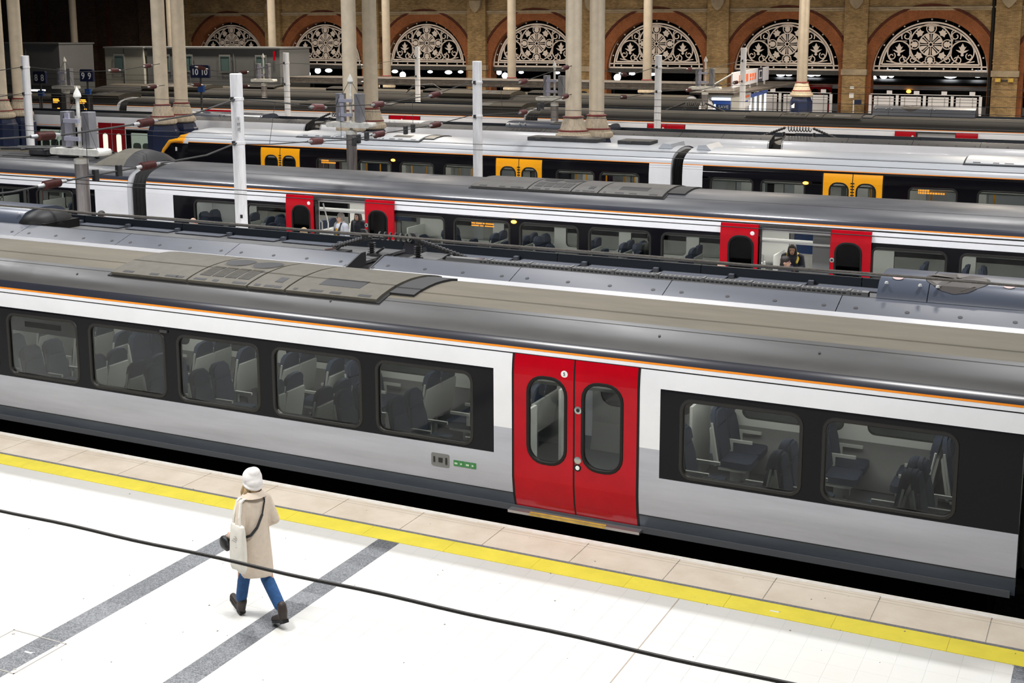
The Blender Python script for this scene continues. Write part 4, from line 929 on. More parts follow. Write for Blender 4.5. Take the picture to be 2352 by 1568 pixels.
# drain pipe beside a pilaster, notices on the pier
b = MB(); b.tube([(XR-PITCH-.92, YW-.12, 0), (XR-PITCH-.92, YW-.12, 12)], .11, 10); b.obj('drain_pipe', MATS['rubber'], wall)
b = MB(); b.tube([(ARCH[3]-4.1, YW-.12, 0), (ARCH[3]-4.1, YW-.12, 12)], .10, 10); b.obj('drain_pipe', MATS['rubber'], wall)
for x, z, w_, h_ in ((-17.35, 2.45, .26, .17), (-17.38, 1.85, .30, .32)):
    b = MB(); b.box(x, x+w_, YW-.41, YW-.38, z, z+h_); tag(b.obj('pier_notice', MATS['white_print'], None, 0), 'small white notice fixed on the brick pier, ' + ('upper' if z > 2 else 'lower') + ' one', 'notice')
t = thing('floodlight', 'pair of small floodlights fixed on the right brick pier', 'lamp', (-7.77, YW-.5, 3.2))
for s_ in (-1, 1):
    b = MB(); b.box(-7.77+s_*.38-.16, -7.77+s_*.38+.16, YW-.75, YW-.42, 3.05, 3.28); b.obj('lamp_head', MATS['step_yellow'], t, 0)
b = MB(); b.box(-8.1, -7.45, YW-.5, YW-.38, 3.1, 3.18); b.obj('bracket', MATS['dark_metal'], t, 0)
# left end of the wall: blind brickwork, its lack of light put into the brick colour
b = MB(); b.box(-150, XL, YW-.1, YW+.6, 0, ZT); wl_ = tag(b.obj('wall_left', MATS['unlit_brick'], None, 0), kind='structure')
for k in range(7):
    x = XL-3.5-7.2*k
    b = MB(); b.box(x-.9, x+.9, YW-.7, YW-.1, 0, ZT); b.obj('pilaster', MATS['unlit_brick'], wl_, 0)
    b = MB(); b.box(x+2.2, x+2.5, YW-.2, YW-.1, 0, ZT); b.obj('red_strip', MATS['dark_red_brick'], wl_, 0)
b = MB(); b.box(-150, XL, YW-.18, YW-.1, 4.9, 5.05); b.obj('string_course', MATS['dark_red_brick'], wl_, 0)
b = MB(); b.box(-150, 40, 112, 112.5, 0, ZT); tag(b.obj('wall_far', MATS['void_black'], None, 0), kind='structure')  # dark beyond the arches put into the colour of added wall and ceiling
b = MB(); b.box(-150, 40, 87.5, 112.5, 7.6, 7.9); tag(b.obj('ceiling', MATS['void_black'], None, 0), kind='structure')

# ------------------------------------------------------------------ cast tracery in each arch
TH = .06
def flat(polys, name, mat='tracery_paint', t=TH):
    mb = MB()
    for p in polys: mb.prism(p, (0, 0, 0), (1, 0, 0), (0, 0, 1), (0, 1, 0), t)
    return mb.mesh(name, MATS[mat], (0, 0, 0), 30)
def stroke(pts, w, name='scroll', closed=False, t=TH):
    """ribbon of width w along a 2D path, given thickness"""
    mb = MB(); k = len(pts); L, R_ = [], []
    for i, p in enumerate(pts):
        a = pts[i-1] if (closed or i > 0) else p; c = pts[(i+1) % k] if (closed or i < k-1) else p
        dx, dz = c[0]-a[0], c[1]-a[1]; l = math.hypot(dx, dz) or 1
        ww = w[i] if isinstance(w, list) else w
        L.append((p[0]-dz/l*ww/2, p[1]+dx/l*ww/2)); R_.append((p[0]+dz/l*ww/2, p[1]-dx/l*ww/2))
    v = [(x, 0, z) for x, z in L] + [(x, 0, z) for x, z in R_] + [(x, t, z) for x, z in L] + [(x, t, z) for x, z in R_]; f = []
    for i in range(k if closed else k-1):
        j = (i+1) % k; f += [(i, j, k+j, k+i), (2*k+i, 3*k+i, 3*k+j, 2*k+j), (i, 2*k+i, 2*k+j, j), (k+i, k+j, 3*k+j, 3*k+i)]
    if not closed: f += [(0, k, 3*k, 2*k), (k-1, 3*k-1, 4*k-1, 2*k-1)]
    mb.add(v, f); return mb.mesh(name, MATS['tracery_paint'], (0, 0, 0), 30)
def circ(cx, cz, r, n=32, a0=0, a1=2*PI): return [(cx+r*math.cos(a0+(a1-a0)*i/n), cz+r*math.sin(a0+(a1-a0)*i/n)) for i in range(n + (0 if abs(a1-a0) >= 2*PI-1e-6 else 1))]
def spiral(cx, cz, r0, r1, a0, turns, n=26): return [(cx+(r0+(r1-r0)*i/n)*math.cos(a0+2*PI*turns*i/n), cz+(r0+(r1-r0)*i/n)*math.sin(a0+2*PI*turns*i/n)) for i in range(n+1)]
def rot(p, a, cx=0, cz=0): return [(cx+x*math.cos(a)-z*math.sin(a), cz+x*math.sin(a)+z*math.cos(a)) for x, z in p]
VC = 1.69
E_ = []          # (name, mesh)
arc = lambda a, b, w: ('arch_band', stroke([(-a*math.cos(PI*i/40), b*math.sin(PI*i/40)) for i in range(41)], w, 'arch_band'))
E_ += [arc(3.56, 3.48, .11), arc(3.20, 3.10, .10)]
E_.append(('arch_band', stroke([(-3.06, .41)] + [(-3.02*math.cos(PI*i/40), .2+2.72*math.sin(PI*i/40)) for i in range(2, 39)] + [(3.06, .41)], .09, 'arch_band')))
for z, hw, w_ in ((0.0, 3.58, .11), (.275, 3.50, .09), (.41, 3.06, .10)): E_.append(('bottom_rail', stroke([(-hw, z), (hw, z)], w_, 'bottom_rail')))
for r, w_ in ((1.30, .075), (.72, .08), (.13, .07)): E_.append(('rosette_ring', stroke(circ(0, VC, r, 40), w_, 'rosette_ring', True)))
pet = [(-.015, .24), (.015, .24), (.135, .60), (.10, .69), (-.10, .69), (-.135, .60)]
pm = flat([pet], 'petal'); sp1 = flat([[(-.026, .12), (.026, .12), (.026, .70), (-.026, .70)]], 'spoke')
leaf = [(0, -.22), (.12, -.18), (.20, -.02), (.13, .0), (.22, .14), (.10, .13), (.05, .20), (0, .30), (-.05, .20), (-.10, .13), (-.22, .14), (-.13, 0), (-.20, -.02), (-.12, -.18)]
lm_ = flat([leaf], 'leaf')
diag = [(0, -.20), (.12, -.12), (.26, -.10), (.18, .05), (.20, .2), (.07, .16), (0, .28), (-.07, .16), (-.20, .2), (-.18, .05), (-.26, -.10), (-.12, -.12)]
dm_ = flat([diag], 'leaf')
fleur = [(0, -.42), (.10, -.36), (.06, -.22), (.22, -.14), (.40, .0), (.26, -.02), (.10, -.06), (.24, .22), (.14, .16), (.06, .30), (0, .42), (-.06, .30), (-.14, .16), (-.24, .22), (-.10, -.06), (-.26, -.02), (-.40, 0), (-.22, -.14), (-.06, -.22), (-.10, -.36)]
fm_ = flat([fleur], 'fleur')
for xc in (0.0,):
    pass
side = []
for s_ in (-1, 1):
    mir = lambda p: [(s_*x, z) for x, z in p]
    side += [('scroll', stroke(mir(circ(1.97, 1.19, .72, 36)), .075, 'scroll', True)), ('scroll', stroke(mir(spiral(1.52, 2.22, .34, .10, -.6, 1.25)), .065)), ('scroll', stroke(mir(spiral(1.10, .70, .23, .07, 1.2, 1.3)), .06)),
        ('scroll', stroke(mir([(1.30, 1.5), (1.28, 1.1), (1.1, .82), (.75, .62), (.5, .47)]), .075)), ('scroll', stroke(mir([(1.22, 2.15), (1.27, 2.5), (1.4, 2.62)]), .06)), ('scroll', stroke(mir([(1.3, 1.75), (1.36, 2.1), (1.25, 2.4)]), .06)),
        ('scroll', stroke(mir(spiral(1.72, .66, .26, .08, 2.6, -1.1)), .06)), ('scroll', stroke(mir(spiral(2.42, .93, .24, .08, 2.2, 1.1)), .06)), ('scroll', stroke(mir([(1.35, .47), (1.62, .72), (1.75, 1.0)]), .065)), ('scroll', stroke(mir([(2.05, .47), (2.4, .55), (2.75, .62)]), .06)),
        ('scroll', stroke(mir([(1.45, 1.68), (1.9, 1.95), (1.5, 1.9)]), .05)), ('scroll', stroke(mir([(.55, .5), (.3, .62), (.25, .9)]), .06))]
M_DOT = flat([circ(0, 0, .055, 8)], 'boss')
t0 = None
groups_lab = ['rightmost white tracery fanlight, cut by the right edge', 'white tracery fanlight above the four-bay white barrier', 'white tracery fanlight behind the blue-based column', 'white tracery fanlight third from the right, crossed by a slim column', 'white tracery fanlight left of the thick double column', 'white tracery fanlight behind a white post, fourth arch from the left end', 'white tracery fanlight above the right end of the grey cabins', 'white tracery fanlight partly hidden by the grey cabins']
for xc, lab in zip(ARCH, groups_lab):
    o = thing('fanlight', lab, 'fanlight', (xc, YW+.30, 3.66), 'cast tracery fanlights in the brick arches')
    base = (xc, YW+.30, 3.66)
    for nm, me in E_+side: place(nm, me, o, base)
    for k in range(8):
        a = PI/4*k+PI/8
        for nm, me in (('petal', pm), ('spoke', sp1)):
            q = place(nm, me, o, (xc, YW+.30, 3.66+VC)); q.rotation_euler = (0, a if nm == 'petal' else a+PI/8, 0)
    for k in range(4):
        q = place('leaf', lm_, o, (xc+1.02*math.sin(PI/2*k), YW+.30, 3.66+VC+1.02*math.cos(PI/2*k))); q.rotation_euler = (0, PI/2*k, 0)
        q = place('leaf_ring', E_LR if 'E_LR' in globals() else globals().setdefault('E_LR', stroke(circ(0, 0, .30, 24), .055, 'leaf_ring', True)), o, (xc+1.02*math.sin(PI/2*k), YW+.30, 3.66+VC+1.02*math.cos(PI/2*k)))
        a = PI/2*k+PI/4
        q = place('leaf', dm_, o, (xc+1.0*math.sin(a), YW+.30, 3.66+VC+1.0*math.cos(a))); q.rotation_euler = (0, a, 0)
    for s_ in (-1, 1): place('fleur', fm_, o, (xc+s_*1.97, YW+.29, 3.66+1.35))
    for k in range(-3, 4): place('boss', M_DOT, o, (xc+.88*k, YW+.30, 3.66+.137))
    for k in range(1, 12):
        a = PI*k/12; place('boss', M_DOT, o, (xc-3.38*math.cos(a), YW+.30, 3.66+3.29*math.sin(a)))
    b = MB(); b.box(xc-RA, xc+RA, YW+.25, YW+.6, 3.30, 3.60); b.obj('transom_beam', MATS['dark_metal'], o, 0)

# ------------------------------------------------------------------ iron columns
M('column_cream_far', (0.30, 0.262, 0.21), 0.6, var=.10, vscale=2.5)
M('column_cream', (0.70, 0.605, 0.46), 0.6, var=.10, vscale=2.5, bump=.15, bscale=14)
M('column_base_stain', (0.50, 0.42, 0.31), 0.7, var=.28, vscale=5, stretch=(3, 3, .6))
M('column_red', (0.20, 0.035, 0.035), 0.5, var=.3, vscale=8)
M('column_blue', (0.007, 0.015, 0.050), 0.4, var=.2, vscale=3)
def lathe_lobed(mb, prof, cx, cy, lobes, depth, n=40):
    v = []
    for r, z in prof:
        for j in range(n):
            a = 2*PI*j/n; rr = r*(1-depth*(1-abs(math.cos(lobes*a/2+.4)))) if lobes else r
            v.append((cx+rr*math.cos(a), cy+rr*math.sin(a), z))
    k = len(prof); mb.add(v, [(i*n+j, i*n+(j+1) % n, (i+1)*n+(j+1) % n, (i+1)*n+j) for i in range(k-1) for j in range(n)] + [tuple(range(n-1, -1, -1)), tuple((k-1)*n+j for j in range(n))])
def column(label, x, y, r=.285, lobes=0, group=None, zb=2.48, mat='column_cream'):
    t = thing('iron_column', label, 'column', (x, y, 0), group); d = .22 if lobes else 0
    b = MB(); lathe_lobed(b, [(r, zb+.84), (r*.97, 14)], x, y, lobes, d); b.obj('shaft', MATS[mat], t, 60)
    b = MB(); lathe_lobed(b, [(r*1.62, zb+.38), (r*1.50, zb+.50), (r*1.30, zb+.68), (r*1.16, zb+.82)], x, y, lobes, d*.5); b.obj('flared_base', MATS['column_base_stain'], t, 60)
    b = MB(); b.lathe([(r*1.7, zb), (r*2.02, zb+.06), (r*2.08, zb+.14), (r*1.98, zb+.22), (r*1.75, zb+.25), (r*1.72, zb+.33)], x, y, 28); b.obj('torus_base', MATS['column_base_stain'], t)
    for z, q in ((zb+.35, 1.70), (zb+.83, 1.20)):
        b = MB(); b.lathe([(r*q-.03, z-.035), (r*q+.015, z-.02), (r*q+.015, z+.02), (r*q-.03, z+.035)], x, y, 28); b.obj('red_ring', MATS['column_red'], t)
    b = MB(); b.lathe([(.66, 0), (.66, zb-.25), (.60, zb-.2), (.54, zb-.02), (.45, zb)], x, y, 8); b.obj('blue_plinth', MATS['column_blue'], t, 20)
    return t
rowA = [(-46.26, 42.2, 'cream column with a blue base, cut by the left edge'), (-46.5, 43.5, 'cream column with a blue base beside the leftmost white post'), (-36.94, 42.2, 'cream column with a blue base left of its twin, by the orange nose'), (-37.1, 43.6, 'cream column with a blue base right of its twin, by the orange nose'),
        (-27.56, 42.2, 'plain cream column rising behind the grey signal mast'), (-27.5, 43.6, 'cream column on a flared foot just right of the grey signal mast')]
for x, y, l in rowA: column(l, x, y, group='iron columns of the train shed')
column('thick fluted cream column with stained foot, left one of the pair', -18.15, 42.2, .315, 4, 'iron columns of the train shed'); column('thick fluted cream column with stained foot, right one of the pair', -17.75, 43.4, .30, 4, 'iron columns of the train shed')
for x, l in ((-27.35, 'slim cream column crossing the third tracery arch from the right'), (-36.6, 'slim cream column crossing the arch left of the thick double column'), (-46.0, 'slim cream column standing at the left edge of the middle arch'), (-55.4, 'slim cream column rising behind the right end of the grey cabins'), (-64.5, 'slim cream column rising behind the twin columns'), (-74.0, 'slim cream column in front of the dark left wall')):
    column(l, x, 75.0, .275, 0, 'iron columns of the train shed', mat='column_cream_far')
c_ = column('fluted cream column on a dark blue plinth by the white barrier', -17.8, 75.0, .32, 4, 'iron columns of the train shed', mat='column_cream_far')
b = MB(); b.prism([(0, 0), (.22, .18), (.22, -.10), (.02, -.10), (.10, -.04)], (-18.25, 74.335, 1.95), (1, 0, 0), (0, 0, 1), (0, 1, 0), .01); b.obj('plinth_sign', MATS['white_print'], c_, 0)

# ------------------------------------------------------------------ beyond the arches: barrier, train, lamps
M('barrier_white', (0.66, 0.66, 0.70), .5)
M('white_globe', (1, 1, 1), .4, emit=(.93, .96, 1.0), estr=5.0)
for xc, lab, a_, b_ in ((ARCH[1], 'white panelled barrier with posts under the right arch', -3.4, 3.4), (ARCH[2], 'white panelled barrier with posts behind the blue-based column', -3.4, 3.4)):
    t = thing('barrier', lab, 'barrier', (xc, 85.9, 0)); y = 85.9
    for k in range(5):
        x = xc+a_+(b_-a_)*k/4
        b = MB(); b.box(x-.09, x+.09, y-.06, y+.06, 0, 2.12); b.obj('post', MATS['barrier_white'], t, 0)
        if k < 4:
            L = (b_-a_)/4
            b = MB(); b.box(x+.22, x+L-.22, y, y+.03, .3, 2.05); b.obj('panel', MATS['barrier_white'], t, 0)
            b = MB(); b.box(x+.45, x+.49, y-.03, y, .3, 2.08); b.box(x+L-.49, x+L-.45, y-.03, y, .3, 2.08); b.obj('panel_frame', MATS['steel'], t, 0)
            for z in (1.72, 1.9): b = MB(); b.box(x, x+L, y-.03, y-.01, z, z+.03); b.obj('rail', MATS['steel'], t, 0)
            b = MB(); b.box(x+L*.6, x+L*.6+.34, y-.02, y+.02, 2.2, 2.42); b.obj('small_plate', MATS['barrier_white'], t, 0)
    b = MB(); b.tube([(xc+a_, y, 2.17), (xc+b_, y, 2.17)], .035, 8); b.obj('top_rail', MATS['barrier_white'], t)
fx = aventra('grey-banded train standing beyond the brick arches', -30, 10, 95.8, [(-30, -22.2), (-20.5, 10)], [(-22.2, -20.5, 'closed')], [], dict(S720, upper='train_grey', roof=('grille_dark', 'grille_dark', 'grille_dark'), inside=False, band='train_black'), near_only=True)
b = MB(); b.ball((-15.0, 95.7, 1.92), (.17, .08, .12)); b.obj('amber_door_lamp', MATS['amber_lamp'], fx)
LAMPS = [(-17.86, 2.7, 0.35), (-17.03, 3.03, 0.29), (-16.5, 3.04, 0.22), (-12.37, 3.09, 0.41), (-10.52, 3.14, 0.34), (-24.66, 2.96, 0.26), (-24.03, 2.97, 0.2), (-22.35, 2.99, 0.26), (-21.86, 3.0, 0.2), (-37.9, 2.55, 0.28), (-37.53, 2.9, 0.24), (-36.64, 2.88, 0.21), (-34.98, 2.9, 0.28), (-47.96, 2.56, 0.26), (-48.52, 2.84, 0.22), (-46.46, 2.86, 0.18), (-43.17, 2.87, 0.18), (-57.89, 2.5, 0.27), (-58.68, 2.79, 0.23), (-55.15, 2.8, 0.19), (-53.35, 2.78, 0.26), (-52.17, 2.83, 0.19), (-67.89, 2.45, 0.28), (-66.75, 2.77, 0.27), (-65.58, 2.79, 0.27), (-63.5, 2.73, 0.19), (-7.55, 2.85, 0.27)]
LL = ['big round lamp at the left end under the right arch', 'oval lamp beside the big round one under the right arch', 'second oval lamp beside the big round one under the right arch', 'wide oval lamp in the middle under the right arch', 'oval lamp at the right end under the right arch', 'oval lamp left of the column on the blue plinth', 'smaller oval lamp touching the column on the blue plinth, left side', 'oval lamp right of the column on the blue plinth', 'smaller oval lamp at the right of the column on the blue plinth',
    'big round lamp under the third arch from the right', 'oval lamp above the big round one under the third arch from the right', 'oval lamp in the middle under the third arch from the right', 'oval lamp by the slim column under the third arch from the right', 'big round lamp by the slim column left of the double column', 'oval lamp left of the big round one, left of the double column', 'small oval lamp in the middle under the arch left of the double column', 'small oval lamp just left of the double column',
    'big round lamp under the middle arch', 'oval lamp at the left end under the middle arch', 'oval lamp right of the slim post under the middle arch', 'wide oval lamp at the right under the middle arch', 'small oval lamp at the right end under the middle arch', 'big round lamp right of the grey cabins', 'oval lamp above the round one right of the grey cabins', 'second oval lamp right of the grey cabins', 'small oval lamp behind the plain column', 'round lamp cut by the right edge']
for i, (x, z, r) in enumerate(LAMPS):
    nm = ('globe' if ('round' in LL[i]) else 'oval')
    t = thing('hanging_lamp', 'white ' + LL[i], 'lamp', (x, 97, z), 'white lamps beyond the arches')
    b = MB(); b.ball((x, 97, z), (r*(1.0 if nm == 'globe' else 1.25), r, r*(1.0 if nm == 'globe' else .62)), 16, 10); b.obj('lamp_globe', MATS['white_globe'], t)
    b = MB(); b.tube([(x, 97, z+r*.6), (x, 97, 7.6)], .03, 6); b.obj('lamp_rod', MATS['dark_metal'], t)
M('light_box', (.8, .85, .9), .5, emit=(.8, .9, 1.0), estr=1.6)
for x, w_, lab in ((-11.4, 1.6, 'right'), (-17.9, .9, 'middle'), (-45, 1.8, 'left')):
    t = thing('light_box', 'pale lit box hanging beyond the arches, ' + lab + ' one', 'light box', (x, 103, 3))
    b = MB(); b.box(x, x+w_, 103, 103.2, 2.75, 3.25); b.obj('lit_face', MATS['light_box'], t, 0)
    b = MB(); b.tube([(x+w_/2, 103.1, 3.2), (x+w_/2, 103.1, 7.62)], .03, 6); b.obj('rod', MATS['void_black'], t)
# ------------------------------------------------------------------ overhead line posts, masts and wires
M('post_white', (0.88, 0.88, 0.89), .5, var=.12, vscale=4, stretch=(4, 4, .5))
M('mast_steel', (0.33, 0.31, 0.30), .32, metal=.75, var=.2, vscale=5, stretch=(5, 5, .4))
M('mast_paint', (0.66, 0.65, 0.60), .6, var=.2, vscale=6)
M('mast_grey', (0.22, 0.22, 0.235), .5, metal=.3, var=.15, vscale=4)
M('insulator_red', (0.105, 0.030, 0.026), .45, var=.25, vscale=12)
M('wire', (0.030, 0.029, 0.028), .6)
M('rope_grey', (0.115, 0.105, 0.095), .8, var=.3, vscale=25)
def post(label, x, y, zt, r=.142, clamps=(4.85, 3.85), plate=False):
    t = thing('overhead_line_post', label, 'post', (x, y, 0), 'white overhead line posts')
    b = MB(); b.lathe([(r, 0), (r, zt-.01), (r-.012, zt)], x, y, 24); b.obj('shaft', MATS['post_white'], t)
    for z in clamps:
        b = MB(); b.lathe([(r+.001, z-.035), (r+.016, z-.03), (r+.016, z+.03), (r+.001, z+.035)], x, y, 24, 0, False); b.obj('clamp_band', MATS['post_white'], t)
        b = MB(); b.box(x-.03, x+.03, y-r-.07, y-r+.01, z-.05, z+.05); b.obj('clamp_bolt', MATS['dark_metal'], t, 0)
    if plate:
        b = MB(); b.box(x+.09, x+.19, y-r-.005, y-r+.012, 4.1, 4.46); pl = b.obj('number_plate', MATS['post_white'], t, 0)
        for k, s_ in enumerate(('1', '07', '37')): text_obj(s_, .085, MATS['black_print'], t, Vector((x+.14, y-r-.012, 4.40-.12*k)), (1, 0, 0), (0, 0, 1), .001)
        b = MB(); b.box(x+.07, x+.13, y-r+.005, y-r+.02, 2.12, 2.20); b.obj('black_tag', MATS['black_print'], t, 0)
    return t
post('big white post with a number plate in front of the open red doors', -18.55, 23.7, 5.42, plate=True)
post('white post in front of the left windows of an orange door', -17.73, 34, 5.47)
post('white post at the left edge beside the blue column bases', -35.95, 34, 5.51, clamps=(5.10, 4.17))
post('slim white post in front of the third arch from the right', -17.93, 50.5, 5.34)
post('slim white post right of the grey cabins', -36.54, 50.5, 5.33)
post('slim white post in front of the middle tracery arch', -36.05, 62, 5.46)
post('slim white post in front of the orange-lettered sign board', -17.62, 62, 5.47)
def mast(label, x, y, group='grey masts with pointed finials'):
    t = thing('signal_mast', label, 'mast', (x, y, 0), group)
    b = MB(); b.lathe([(.165, 0), (.165, 3.22)], x, y, 24); b.obj('steel_tube', MATS['mast_steel'], t)
    b = MB(); b.lathe([(.172, 3.16), (.172, 3.28), (.10, 3.30)], x, y, 24); b.obj('tube_cap', MATS['mast_paint'], t)
    b = MB(); b.prism(rrect(-.80, .80, -.09, .07, .06, 4), (x, y-.22, 3.47), (1, 0, 0), (0, 0, 1), (0, 1, 0), .44); b.obj('cross_trough', MATS['mast_paint'], t)
    b = MB(); b.tube([(x, y, 3.28), (x, y, 4.86)], .048, 12); b.obj('pole', MATS['mast_paint'], t)
    b = MB(); b.lathe([(.05, 4.74), (.10, 4.80), (.085, 4.88), (.03, 4.99), (.006, 5.05)], x, y, 10); b.obj('finial', MATS['mast_paint'], t, 20)
    for dx in (-.36, .33):
        b = MB(); b.box(x+dx-.12, x+dx+.12, y-.13, y+.13, 3.56, 4.44); bevel(b.obj('weight_housing', MATS['mast_grey'], t, 0), .015)
    b = MB(); b.box(x-.30, x-.16, y-.17, y-.13, 3.58, 4.40); b.obj('guide_rail', M('guide_violet', (.36, .36, .44), .5) if 'guide_violet' not in MATS else MATS['guide_violet'], t, 0)
    for z in (3.78, 4.22):
        b = MB(); b.box(x-.32, x+.16, y-.20, y-.13, z-.05, z+.05); b.obj('cross_bar', MATS['guide_violet'], t, 0)
    for s_ in (-1, 1):
        b = MB(); b.tube([(x+s_*.05, y, 4.80), (x+s_*.30, y, 4.42)], .008, 6); b.tube([(x+s_*.30, y-.15, 4.4), (x+s_*.70, y-.15, 3.5)], .006, 6); b.obj('stay_wire', MATS['dark_metal'], t)
    return t
mast('grey mast with pointed finial above the left gangway', -23.4, 23.7); mast('grey mast with pointed finial in front of the plain column', -22.2, 34)
mast('distant grey mast left of the thick double column', -22.6, 50.5); mast('distant grey mast between the platform number signs', -50.6, 50.5); mast('far grey mast beside the slim white post under the arch', -19.6, 62.2); mast('far grey mast against the grey cabins', -46.5, 62)
def sag(a, b_, dz, n=14):
    a, b_ = Vector(a), Vector(b_); return [a.lerp(b_, i/n) - Vector((0, 0, dz*4*(i/n)*(1-i/n))) for i in range(n+1)]
def span_wire(label, pts, ins, r=.014, bars=(), droppers=()):
    """cross-span between posts with red insulators; pts: polyline; ins: insulator centres on it"""
    t = thing('span_wire', label, 'wire', pts[0], 'span wires across the tracks')
    dense = []
    for p, q in zip(pts, pts[1:]):
        for i in range(6): dense.append(Vector(p).lerp(Vector(q), i/6))
    dense.append(Vector(pts[-1])); b = MB(); b.tube(dense, r, 6); b.obj('wire', MATS['wire'], t)
    for c in ins:
        c = Vector(c); i = min(range(len(dense)), key=lambda k: (dense[k]-c).length); d = (dense[min(i+1, len(dense)-1)]-dense[max(i-1, 0)]).normalized(); c = dense[i]
        fine = [c + d*(-.20+.40*k/24) for k in range(25)]; b = MB(); b.tube(fine, [.062+.026*(k % 2) for k in range(25)], 10); b.obj('insulator', MATS['insulator_red'], t, 50)
        for s_ in (-1, 1): b = MB(); b.tube([c+d*s_*.20, c+d*s_*.36], [.045, .03], 8); b.obj('end_fitting', MATS['steel'], t)
    for c in bars:
        c = Vector(c); b = MB(); b.box(c.x-.05, c.x+.05, c.y-.06, c.y+.06, c.z-.12, c.z+.12); bevel(b.obj('clamp', MATS['dark_metal'], t, 0), .02)
    for a, c in droppers: b = MB(); b.tube([a, c], .006, 5); b.obj('dropper', MATS['wire'], t)
    return t
span_wire('upper span wire left of the big white post with red insulators', [(-18.5, 11.0, 4.75), (-18.5, 16.8, 4.47), (-18.5, 18.4, 4.43), (-18.5, 20.6, 4.51), (-18.5, 22.0, 4.58), (-18.5, 23.55, 4.84)], [(-18.5, 17.9, 4.43), (-18.5, 20.6, 4.51)], .02, droppers=[((-18.5, 18.9, 4.44), (-18.5, 18.9, 3.57))])
span_wire('lower span wire left of the big white post with red insulators', [(-18.5, 11.0, 3.6), (-18.5, 17.0, 3.48), (-18.5, 18.9, 3.57), (-18.5, 20.6, 3.62), (-18.5, 22.5, 3.67), (-18.5, 23.55, 3.85)], [(-18.5, 17.85, 3.53), (-18.5, 20.65, 3.62)], .02, bars=[(-18.5, 19.1, 3.57), (-18.5, 19.75, 3.60)])
span_wire('upper span wire between the two big white posts', [(-18.45, 23.85, 4.82), (-18.3, 24.6, 4.75), (-18.2, 26.4, 4.52), (-18.2, 29.2, 4.44), (-18.1, 32.1, 4.57), (-17.9, 33.85, 4.86)], [(-18.2, 26.4, 4.52), (-18.2, 29.2, 4.44), (-18.1, 32.1, 4.57)], droppers=[((-18.3, 24.8, 4.72), (-18.35, 24.6, 3.76)), ((-18.2, 27.4, 4.49), (-18.2, 27.4, 3.63)), ((-18.2, 31, 4.52), (-18.2, 31, 3.68))])
span_wire('lower span wire between the two big white posts', [(-18.45, 23.85, 3.80), (-18.3, 24.6, 3.75), (-18.2, 26.3, 3.69), (-18.2, 27.7, 3.61), (-18.2, 29.2, 3.65), (-18.1, 32.1, 3.71), (-17.9, 33.85, 3.87)], [(-18.2, 26.3, 3.69), (-18.2, 29.25, 3.65), (-18.1, 32.1, 3.71)], bars=[(-18.2, 28.0, 3.55), (-18.2, 28.2, 3.60), (-18.2, 30.6, 3.66), (-18.2, 31.0, 3.68), (-18.2, 28.6, 3.64)])
span_wire('upper span wire from a white post to the thick double column', [(-17.73, 34.2, 4.87), (-17.8, 36.0, 4.76), (-17.8, 37.3, 4.75), (-18.0, 40.0, 4.98), (-18.1, 41.9, 5.12)], [(-17.8, 37.4, 4.76), (-18.05, 41.3, 5.08)], droppers=[((-17.8, 35.7, 4.77), (-17.8, 35.8, 3.8))])
span_wire('lower span wire from a white post to the thick double column', [(-17.73, 34.2, 3.88), (-17.8, 37.3, 3.77), (-18.0, 40.0, 3.98), (-18.1, 41.9, 4.13)], [(-17.8, 37.4, 3.78), (-18.05, 41.3, 4.08)], bars=[(-17.85, 38.6, 3.86), (-17.9, 39.0, 3.9)])
span_wire('upper span wire right of the leftmost white post', [(-35.95, 34.2, 5.10), (-36.0, 36.5, 4.85), (-36.1, 39.0, 4.85), (-36.7, 41.9, 5.02)], [(-36.05, 41.2, 4.98), (-36, 38.4, 4.85)]); span_wire('lower span wire right of the leftmost white post', [(-35.95, 34.2, 4.17), (-36.0, 37, 3.98), (-36.5, 41.9, 4.14)], [(-36.3, 41.0, 4.1)])
span_wire('upper span wire between twin columns and a slim post', [(-37.0, 43.9, 4.92), (-36.7, 45.5, 4.62), (-36.6, 47.3, 4.50), (-36.54, 50.3, 4.84)], [(-36.9, 44.6, 4.85), (-36.6, 47.3, 4.5)]); span_wire('lower span wire between twin columns and a slim post', [(-37.0, 43.9, 4.08), (-36.6, 47.3, 3.88), (-36.54, 50.3, 3.92)], [(-36.9, 44.7, 4.04), (-36.6, 47.3, 3.88)])
span_wire('upper span wire left of the leftmost white post', [(-36, 24, 5.1), (-36, 29, 4.7), (-36, 33.8, 5.10)], [(-36, 32.5, 4.98), (-36, 28, 4.75)]); span_wire('lower span wire left of the leftmost white post', [(-36, 24, 4.1), (-36, 29, 3.9), (-36, 33.8, 4.17)], [(-36, 31.2, 4.03)])
span_wire('upper span wire between the thick column and a slim post', [(-17.8, 43.7, 4.95), (-17.9, 47, 4.62), (-17.93, 50.3, 4.86)], [(-17.9, 46.4, 4.67)]); span_wire('lower span wire between the thick column and a slim post', [(-17.8, 43.7, 4.0), (-17.9, 47, 3.78), (-17.93, 50.3, 3.85)], [(-17.9, 46.4, 3.82)])
span_wire('upper span wire in front of the right arches', [(-17.93, 50.7, 4.86), (-17.8, 56, 4.55), (-17.62, 61.8, 4.85)], [(-17.8, 54, 4.66)]); span_wire('lower span wire in front of the right arches', [(-17.93, 50.7, 3.85), (-17.8, 56, 3.7), (-17.62, 61.8, 3.86)], [(-17.8, 54.2, 3.75), (-17.7, 60.5, 3.8)])
span_wire('upper span wire by the middle arches', [(-36.54, 50.7, 4.84), (-36.3, 56, 4.55), (-36.05, 61.8, 4.85)], [(-36.3, 57, 4.58)]); span_wire('lower span wire by the middle arches', [(-36.54, 50.7, 3.9), (-36.3, 56, 3.72), (-36.05, 61.8, 3.86)], [(-36.3, 57, 3.74)])
